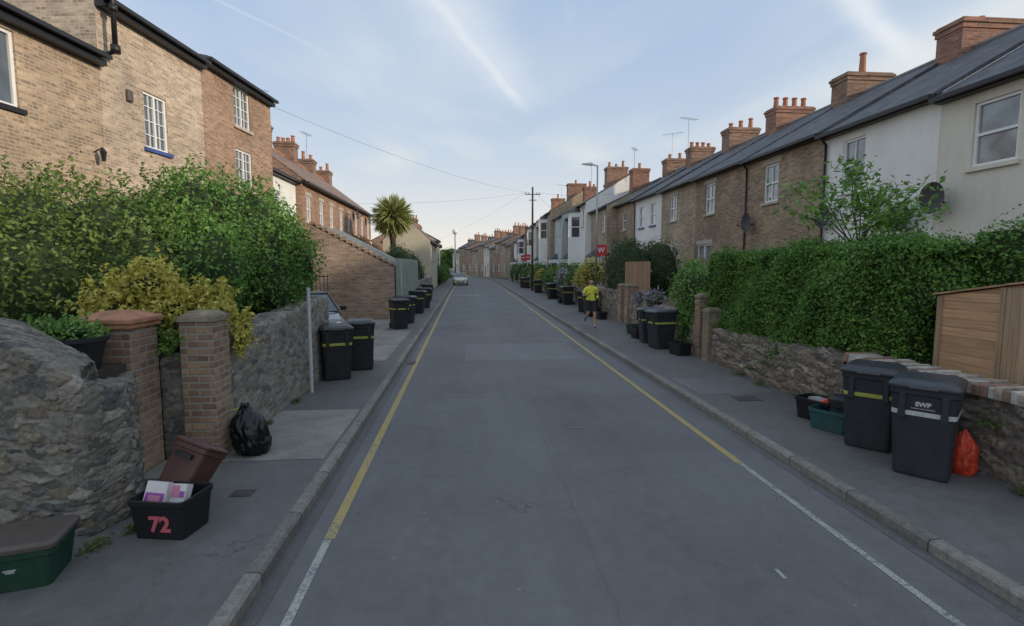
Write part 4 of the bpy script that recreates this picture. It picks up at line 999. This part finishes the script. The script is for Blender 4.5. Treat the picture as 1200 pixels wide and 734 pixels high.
def bag(loc,s,label,seed,mat=None,name='bin_bag',knot=True,lean=(0,0)):
    bm=bmesh.new(); bmesh.ops.create_icosphere(bm,subdivisions=5,radius=1)
    for v in bm.verts:
        p=v.co.copy(); 
        cre=abs(noise.noise(p*2.2+Vector((seed,0,0))))*.25+abs(noise.noise(p*5+Vector((seed,3,0))))*.12
        r=1-cre
        z=p.z
        if z>.35: k=(z-.35)/.65; sq=1-.6*k**1.3; p.x*=sq;p.y*=sq; p.z+=.06*k
        p.x*=r;p.y*=r; p.z*=1-cre*.5
        if p.z<-.7: p.z=-.7
        a=math.atan2(p.y,p.x); f=1+.05*math.sin(a*9+seed)*max(0,p.z+.3)+ (.12 if p.z<-.2 else 0)*(1-abs(p.z+.45))
        hz_=(p.z+.7)
        v.co=Vector((p.x*f*s[0]+lean[0]*hz_,p.y*f*s[1]+lean[1]*hz_,hz_*s[2]))
    me=bpy.data.meshes.new('bin_bag'); bm.to_mesh(me); bm.free(); me.materials.append(mat or m_bag); me.polygons.foreach_set('use_smooth',[True]*len(me.polygons))
    e=empty(name,loc); tag(e,label,'bin bag')
    o=bpy.data.objects.new('bag_body',me); COL.objects.link(o); o.parent=e
    if knot:
        mb=MB(); zt=1.70*s[2]
        for k in range(7):
            a=k*.9; mb.cyl((lean[0]*1.6,lean[1]*1.6,zt-.07),(lean[0]*1.6+.045*math.cos(a),lean[1]*1.6+.045*math.sin(a),zt+.0+.015*(k%2)),.02,.012,n=6)
        mb.obj('tied_knot',mat or m_bag,e,smooth=True)
    return e
bag((-2.54,6.12,.1),(.215,.21,.34),'shiny black bin bag slumped against stone wall',1.3,lean=(-.06,.02))
mb=MB(); mb.cyl((-.06,0,0),(.02,.02,.015),.012,n=6); o=mb.obj('yellow_tag',m_reflY,loc=(-2.70,6.12,.62)); tag(o,'small yellow strip on black bin bag','tag')
bag((5.45,21.9,.1),(.3,.28,.35),'black bin bag beside wheelie bins',4.1)
bag((5.23,4.86,.1),(.125,.13,.28),'crumpled red plastic bag tucked behind wheelie bin',7.7,mat=m_redp,name='red_bag',knot=False)

# ------------------------------------------------------------ cars
def car(loc,rot,paint_m,label):
    e=empty('parked_car',loc,rot); tag(e,label,'car','parked cars')
    st=[(-1.95,.60,.32,.55,.60),(-1.88,.72,.22,.6,.70),(-1.6,.82,.18,.65,.80),(-1.1,.86,.18,.68,.90),(-.75,.87,.18,.70,.96),(0,.88,.18,.70,.99),(1.1,.87,.18,.70,1.0),(1.65,.84,.2,.68,.99),(1.85,.78,.25,.62,.9),(1.92,.68,.35,.6,.72)]
    mb=MB()
    loops=[]
    for y_,w,zl,zm,zb in st:
        loops.append([(-w*.92,y_,zl),(-w,y_,zl+.12),(-w*1.01,y_,zm-.1),(-w*.97,y_,zb-.06),(-w*.85,y_,zb),(0,y_,zb+.03),(w*.85,y_,zb),(w*.97,y_,zb-.06),(w*1.01,y_,zm-.1),(w,y_,zl+.12),(w*.92,y_,zl)])
    mb.loft(loops)
    mb.obj('body',paint_m,e,smooth=False,bevel=.02)
    mb=MB(); lo=[(-.76,-.85,.96),(.76,-.85,.96),(.78,1.6,.98),(-.78,1.6,.98)]; hi=[(-.58,-.15,1.42),(.58,-.15,1.42),(.60,1.15,1.44),(-.60,1.15,1.44)]
    mb.loft([lo,hi]); cb=mb.obj('window_glass',m_glassd,e,bevel=.02)
    mb=MB(); mb.loft([[(-.60,-.2,1.425),(.60,-.2,1.425),(.62,1.2,1.445),(-.62,1.2,1.445)],[(-.5,-.1,1.47),(.5,-.1,1.47),(.52,1.1,1.48),(-.52,1.1,1.48)]])
    for s in (-1,1):
        mb.cyl((s*.775,-.84,.97),(s*.6,-.15,1.43),.03,n=6); mb.cyl((s*.79,1.6,.99),(s*.61,1.16,1.44),.05,n=6); mb.cyl((s*.785,.45,.99),(s*.605,.45,1.44),.03,n=6)
    mb.obj('roof',paint_m,e,bevel=.02)
    for x in (-.80,.80):
        for y_ in (-1.25,1.2):
            mb=MB(); s=1 if x>0 else -1
            mb.cyl((x-.1*s,y_,.3),(x+.09*s,y_,.3),.3,n=24); mb.cyl((x+.0901*s,y_,.3),(x+.1*s,y_,.3),.19,.17,n=20,mi=1); mb.obj('wheel',[m_tyre,m_galv],e)
    for x in (-.58,.58):
        mb=MB(); mb.cyl((x,-1.86,.66),(x,-1.93,.64),.11,.12,n=18); mb.obj('headlight',m_lamp,e,smooth=False)
        mb=MB(); mb.box(x*1.2-.09,x*1.2+.09,1.83,1.9,.68,.85); mb.obj('tail_light',m_signr,e,bevel=.01)
        mb=MB(); s=1 if x>0 else -1; mb.box(s*.86 if s>0 else -1.03,1.03 if s>0 else -.86,-.62,-.5,.95,1.1); mb.obj('wing_mirror',paint_m,e,bevel=.03)
    mb=MB(); mb.box(-.4,.4,-1.965,-1.94,.34,.52); mb.obj('grille',m_black,e); 
    mb=MB(); mb.box(-.25,.25,-1.985,-1.966,.4,.5); mb.obj('number_plate',m_txt,e)
    return e
car((-4.62,14.9,.11),R(24),m_carb,'black car parked on forecourt behind wheelie bins')
car((-.95,63,0),R(0),m_carw,'pale cream car parked at the kerb')
car((-3.0,98,0),R(9),m_carb,'dark distant car on the road')
# ------------------------------------------------------------ poles, lamps, signs
def lamp(loc,h,arm,label,rot=0):
    e=empty('street_lamp',loc,rot); tag(e,label,'street lamp','street lamps')
    mb=MB(); mb.cyl((0,0,0),(0,0,1.2),.08,n=12); mb.cyl((0,0,1.2),(0,0,h),.05,.035,n=12); mb.cyl((0,0,h-.02),(-arm,0,h+.06),.03,n=8); mb.obj('column',m_galv,e,smooth=True)
    mb=MB(); mb.loft([[(-arm-.5,-.05,h+.04),(-arm-.5,.05,h+.04),(-arm,.08,h),(-arm,-.08,h)],[(-arm-.5,-.04,h+.1),(-arm-.5,.04,h+.1),(-arm,.06,h+.14),(-arm,-.06,h+.14)]]); mb.obj('lamp_head',m_galv,e,bevel=.015)
    return e
lp=lamp((6.1,24.2,.1),6.9,.25,'tall grey street lamp column behind pavement')
def ball_lamp(loc,h):
    e=empty('street_lamp',loc); tag(e,'thin column street lamp with round pale globe','street lamp','street lamps')
    mb=MB(); mb.cyl((0,0,0),(0,0,h),.07,.05,n=10); mb.obj('column',m_galv,e,smooth=True)
    bm=bmesh.new(); bmesh.ops.create_uvsphere(bm,u_segments=16,v_segments=10,radius=.42)
    for v in bm.verts: v.co.z=v.co.z*1.05+h+.38
    me=bpy.data.meshes.new('globe'); bm.to_mesh(me); bm.free(); me.materials.append(m_upvc); me.polygons.foreach_set('use_smooth',[True]*len(me.polygons))
    o=bpy.data.objects.new('lamp_globe',me); COL.objects.link(o); o.parent=e
ball_lamp((-2.0,82,.1),7.2); ball_lamp((-2.3,90,.1),7.8)
e=empty('telegraph_pole',(5.75,46,.1)); tag(e,'dark wooden telegraph pole with cross arms and wires','telegraph pole')
mb=MB(); mb.cyl((0,0,0),(0,0,9.2),.11,.08,n=12); mb.obj('pole',m_pole,e,smooth=True)
mb=MB(); mb.box(-.7,.7,-.13,-.09,8.5,8.57); mb.box(-.35,.35,-.13,-.09,8.0,8.06)
for x in (-.6,-.35,.35,.6): mb.cyl((x,-.11,8.57),(x,-.11,8.7),.03,n=8)
mb.obj('cross_arm',m_pole,e)
def wire(a,b,sag,r=.006):
    mb=MB(); a=Vector(a);b=Vector(b); pr=None; n=14
    for k in range(n+1):
        f=k/n; p=a.lerp(b,f); p.z-=sag*4*f*(1-f)
        if pr is not None: mb.cyl(pr,p,r,n=5,caps=False)
        pr=p.copy()
    o=mb.obj('overhead_wire',m_wire); tag(o,'thin dark overhead wire running to telegraph pole','wire','overhead wires')
wire((-7.6,20.6,8.4),(5.4,46,8.8),.5); wire((5.2,46,8.8),(-8,35,6.4),.3); wire((6.2,46,8.8),(10.6,30,6.8),.3); wire((6,46,8.8),(9.4,52,7.3),.1); wire((5.1,46,8.8),(-4,64,5.4),.3)
def board(loc,rot,label,txt,S=1.0):
    e=empty('estate_agent_sign',loc,rot); tag(e,label,'sign'); e.scale=(S,1,1)
    mb=MB(); mb.box(-.03,.03,0,.05,0,2.6); mb.obj('post',m_upvc,e)
    mb=MB(); mb.box(-.33,.33,-.025,-.002,2.0,2.6); mb.obj('board',m_signr,e)
    if txt: text('lettering',txt,.38,m_txt,e,(0,-.03,2.3),(R(90),0,0),bold=.012)
    else:
        mb=MB(); mb.box(-.22,.22,-.03,-.026,2.25,2.35); mb.obj('lettering',m_txt,e)
    return e
board((7.2,27.5,.85),R(-10),'red estate agent board with white letter W','W',.9)
board((6.7,62,1.0),R(-5),'small red and white sale board','')
board((6.7,58,1.0),R(-5),'small red and white sale board','')
def antenna(loc,rot,h=1.8):
    e=empty('tv_antenna',loc,rot); tag(e,'thin television aerial mounted on rooftop chimney','aerial','television aerials')
    mb=MB(); mb.cyl((0,0,-.6),(0,0,h),.02,n=6); mb.obj('mast',m_galv,e)
    mb=MB(); mb.cyl((-.7,0,h),(.7,0,h+.05),.012,n=5)
    for k in range(9): x=-.65+k*.16; mb.cyl((x,-.22,h+.02),(x,.22,h+.02),.008,n=4)
    mb.obj('aerial_array',m_galv,e)
for (x,y_,z,r_) in [(14.2,32.8,9.9,20),(13.5,41.5,9.9,60),(14.8,36.9,10.0,-30),(12.5,52,10.6,10),(-11.5,30,10.1,40),(-11.5,38.8,9.9,80),(12,66,10.8,30)]:
    antenna((x,y_,z),R(r_))

# ------------------------------------------------------------ person
def person(loc,rot):
    J=[('pel',(0,0,.96),(.135,.10)),('sp',(0,-.01,1.14),(.125,.09)),('ch',(0,-.02,1.33),(.155,.105)),('nb',(0,-.02,1.46),(.075,.06)),('nk',(0,-.035,1.53),(.052,.052)),('hd',(0,-.055,1.62),(.074,.09)),('ht',(0,-.05,1.70),(.068,.082)),
       ('hlL',(.09,0,.90),(.095,.10)),('knL',(.105,-.2,.52),(.058,.06)),('cfL',(.105,-.18,.36),(.052,.056)),('anL',(.10,-.22,.10),(.034,.038)),('toL',(.10,-.40,.035),(.042,.028)),
       ('hlR',(-.09,0,.90),(.095,.10)),('knR',(-.105,-.04,.50),(.058,.06)),('cfR',(-.105,.12,.42),(.052,.054)),('anR',(-.10,.34,.33),(.034,.036)),('toR',(-.10,.40,.17),(.042,.03)),
       ('shL',(.185,-.01,1.40),(.06,.06)),('elL',(.27,.10,1.15),(.04,.04)),('wrL',(.22,-.12,1.08),(.028,.026)),('haL',(.205,-.17,1.10),(.034,.02)),
       ('shR',(-.185,-.01,1.40),(.06,.06)),('elR',(-.28,.0,1.14),(.04,.04)),('wrR',(-.17,-.19,1.2),(.028,.026)),('haR',(-.15,-.235,1.235),(.034,.02))]
    E=[('pel','sp'),('sp','ch'),('ch','nb'),('nb','nk'),('nk','hd'),('hd','ht'),('pel','hlL'),('hlL','knL'),('knL','cfL'),('cfL','anL'),('anL','toL'),('pel','hlR'),('hlR','knR'),('knR','cfR'),('cfR','anR'),('anR','toR'),
       ('ch','shL'),('shL','elL'),('elL','wrL'),('wrL','haL'),('ch','shR'),('shR','elR'),('elR','wrR'),('wrR','haR')]
    for s,base,dr in (('L',Vector((.205,-.17,1.10)),Vector((-.1,-.9,.25))),('R',Vector((-.15,-.235,1.235)),Vector((.2,-.75,.5)))):
        dr.normalize(); side=Vector((1,0,0))
        for k,(o_,l_) in enumerate([(-.026,.062),(-.009,.074),(.009,.070),(.026,.055)]):
            a=base+dr*.02+side*o_; b=a+dr*l_*.55; c=b+(dr+Vector((0,.5,-.7))).normalized()*l_*.45
            J+= [(f'f{s}{k}a',tuple(b),(.009,.009)),(f'f{s}{k}b',tuple(c),(.007,.007))]; E+= [('ha'+s,f'f{s}{k}a'),(f'f{s}{k}a',f'f{s}{k}b')]
        t=base+Vector((.035*(-1 if s=='L' else 1),-.02,.02)); J.append((f't{s}',tuple(t+Vector((0,-.02,.015))),(.010,.010))); E.append(('wr'+s,f't{s}'))
    idx={j[0]:i for i,j in enumerate(J)}
    me=bpy.data.meshes.new('sk'); me.from_pydata([j[1] for j in J],[(idx[a],idx[b]) for a,b in E],[])
    o=bpy.data.objects.new('sk',me); COL.objects.link(o)
    o.modifiers.new('Skin','SKIN'); ss=o.modifiers.new('sub','SUBSURF'); ss.levels=2; ss.render_levels=2
    for i,j in enumerate(J):
        d=me.skin_vertices[0].data[i]; d.radius=j[2]; d.use_root=(i==0)
    dg=bpy.context.evaluated_depsgraph_get(); bme=bpy.data.meshes.new_from_object(o.evaluated_get(dg)); bpy.data.objects.remove(o)
    e=empty('person',loc,rot); tag(e,'runner in bright yellow shirt and dark shorts jogging on pavement','person')
    bme.materials.clear(); bme.materials.append(m_skin); bme.materials.append(m_shoe)
    bme.polygons.foreach_set('use_smooth',[True]*len(bme.polygons))
    for p in bme.polygons:
        c=p.center
        p.material_index=1 if (c.z<.085 or (c.y>.32 and c.z<.34)) else 0
    body=bpy.data.objects.new('body',bme); COL.objects.link(body); body.parent=e
    def cloth(name,test,off,mat):
        bm=bmesh.new(); bm.from_mesh(bme); bm.normal_update()
        dele=[f for f in bm.faces if not test(f.calc_center_median())]; bmesh.ops.delete(bm,geom=dele,context='FACES')
        for v in bm.verts: v.co+=v.normal*off
        m2=bpy.data.meshes.new(name); bm.to_mesh(m2); bm.free(); m2.materials.clear(); m2.materials.append(mat)
        m2.polygons.foreach_set('material_index',[0]*len(m2.polygons))
        c=bpy.data.objects.new(name,m2); COL.objects.link(c); c.parent=e
        s=c.modifiers.new('sol','SOLIDIFY'); s.thickness=.004
    cloth('shirt',lambda c: (.90<c.z<1.50 and abs(c.x)<.2) or (abs(c.x)>=.2 and c.z>1.22 and c.y<.09),.018,m_shirt)
    cloth('shorts',lambda c: .60<c.z<.98 and abs(c.x)<.2,.024,m_short)
    cloth('hair',lambda c: c.z>1.72 or (c.z>1.60 and c.y>-.03),.012,m_hair)
    mb=MB()
    for x in (-.03,.03): mb.cyl((x,-.14,1.645),(x,-.149,1.645),.011,n=8)
    mb.box(-.025,.025,-.145,-.137,1.575,1.583); mb.obj('face_detail',m_hair,e)
    mb=MB(); mb.loft([[(-.012,-.13,1.64),(.012,-.13,1.64),(.018,-.13,1.60),(-.018,-.13,1.60)],[(-.004,-.148,1.635),(.004,-.148,1.635),(.012,-.168,1.605),(-.012,-.168,1.605)]]); mb.obj('nose',m_skin,e)
    for x in (-.083,.083):
        mb=MB(); mb.cyl((x-.006,-.05,1.63),(x+.006,-.05,1.63),.028,n=10); mb.obj('ear',m_skin,e)
person((4.36,18.0,.1),R(0))

# ------------------------------------------------------------ world, sun, camera
W=bpy.data.worlds.new('World'); scene.world=W; W.use_nodes=True; nt=W.node_tree
bg=nt.nodes['Background']
SUN_EL=16; SUN_AZ=118
sky=nd(nt,'ShaderNodeTexSky',sky_type='NISHITA'); sky.sun_disc=False; sky.sun_elevation=R(SUN_EL); sky.sun_rotation=R(SUN_AZ); sky.air_density=1.0; sky.dust_density=1.5; sky.ozone_density=1.5
STR=.15; bg.inputs[1].default_value=STR
tc=nt.nodes.new('ShaderNodeTexCoord'); xyz=nd(nt,'ShaderNodeSeparateXYZ',{0:tc.outputs['Generated']})
z=mth(nt,'MAXIMUM',xyz.outputs[2],.03)
px=mth(nt,'DIVIDE',xyz.outputs[0],z); py=mth(nt,'DIVIDE',xyz.outputs[1],z)
pv=nd(nt,'ShaderNodeCombineXYZ',{0:px,1:py,2:0.0}).outputs[0]
mp=nd(nt,'ShaderNodeMapping',{'Vector':pv,'Rotation':(0,0,R(-25)),'Scale':(.8,.3,1.)}).outputs[0]
n1=ramp(nt,noi(nt,mp,.8,5,.5,.3),[(.32,0),(.70,1)])
mp2=nd(nt,'ShaderNodeMapping',{'Vector':pv,'Rotation':(0,0,R(-20)),'Scale':(2.0,.5,1.)}).outputs[0]
n2=ramp(nt,noi(nt,mp2,1.0,6,.55,.6),[(.42,0),(.85,1)])
cl_=mth(nt,'MAXIMUM',mth(nt,'MULTIPLY',n1,.8),mth(nt,'MULTIPLY',n2,.5))
def contrail(nx,ny,c,ax,ay,a0,a1,w,amt):
    jit=mth(nt,'MULTIPLY',mth(nt,'SUBTRACT',noi(nt,pv,2.0,5,.6),.5),w*1.2)
    d=mth(nt,'ADD',mth(nt,'ADD',mth(nt,'MULTIPLY',px,nx),mth(nt,'MULTIPLY',py,ny)),mth(nt,'ADD',jit,-c))
    d=mth(nt,'DIVIDE',d,w); g_=mth(nt,'EXPONENT',mth(nt,'MULTIPLY',mth(nt,'MULTIPLY',d,d),-1.0))
    a=mth(nt,'ADD',mth(nt,'MULTIPLY',px,ax),mth(nt,'MULTIPLY',py,ay))
    m1=nd(nt,'ShaderNodeMapRange',{0:a,1:a0-.2,2:a0+.2,3:0.0,4:1.0}); m2=nd(nt,'ShaderNodeMapRange',{0:a,1:a1-.4,2:a1+.1,3:1.0,4:0.0})
    return mth(nt,'MULTIPLY',mth(nt,'MULTIPLY',g_,amt),mth(nt,'MULTIPLY',m1.outputs[0],m2.outputs[0]))
c1=contrail(.938,-.347,-.821,.347,.938,.5,3.35,.055,.5)
c1b=contrail(.938,-.347,-.80,.347,.938,.5,3.2,.14,.35)
c2=contrail(.579,-.815,-.718,.815,.579,1.0,3.2,.06,.55)
c3=contrail(.85,-.52,-1.9,.52,.85,.9,1.9,.012,.2)
con=mth(nt,'MAXIMUM',mth(nt,'MAXIMUM',c1,c1b),mth(nt,'MAXIMUM',c2,c3))
hz=mth(nt,'POWER',mth(nt,'SUBTRACT',1.0,mth(nt,'MAXIMUM',xyz.outputs[2],0.0),clamp=True),3.8)
hzc=mix(nt,hz,(.76/STR,.83/STR,.87/STR),(1.02/STR,.93/STR,.77/STR))
base=mix(nt,.80,sky.outputs[0],(.41/STR,.56/STR,.80/STR))
col=mix(nt,mth(nt,'MAXIMUM',cl_,mth(nt,'MULTIPLY',hz,.95)),base,hzc)
col=mix(nt,con,col,(.95/STR,.96/STR,.97/STR))
nt.links.new(col,bg.inputs[0])
sl=bpy.data.lights.new('sun','SUN'); sl.energy=2.9; sl.angle=R(2.5); sl.color=(1,.84,.64)
so=bpy.data.objects.new('sun',sl); COL.objects.link(so)
d=Vector((math.sin(R(SUN_AZ))*math.cos(R(SUN_EL)),math.cos(R(SUN_AZ))*math.cos(R(SUN_EL)),math.sin(R(SUN_EL))))
so.rotation_euler=d.to_track_quat('Z','Y').to_euler()
cam=bpy.data.cameras.new('camera'); cam.lens=18; cam.sensor_width=36; cam.clip_end=2000; cam.clip_start=.05
co=bpy.data.objects.new('camera',cam); COL.objects.link(co); co.location=(0,0,2.3); co.rotation_euler=(R(90-5.24),0,R(-4.86))
scene.camera=co
scene.view_settings.view_transform='Standard'; scene.view_settings.look='None'; scene.view_settings.exposure=0
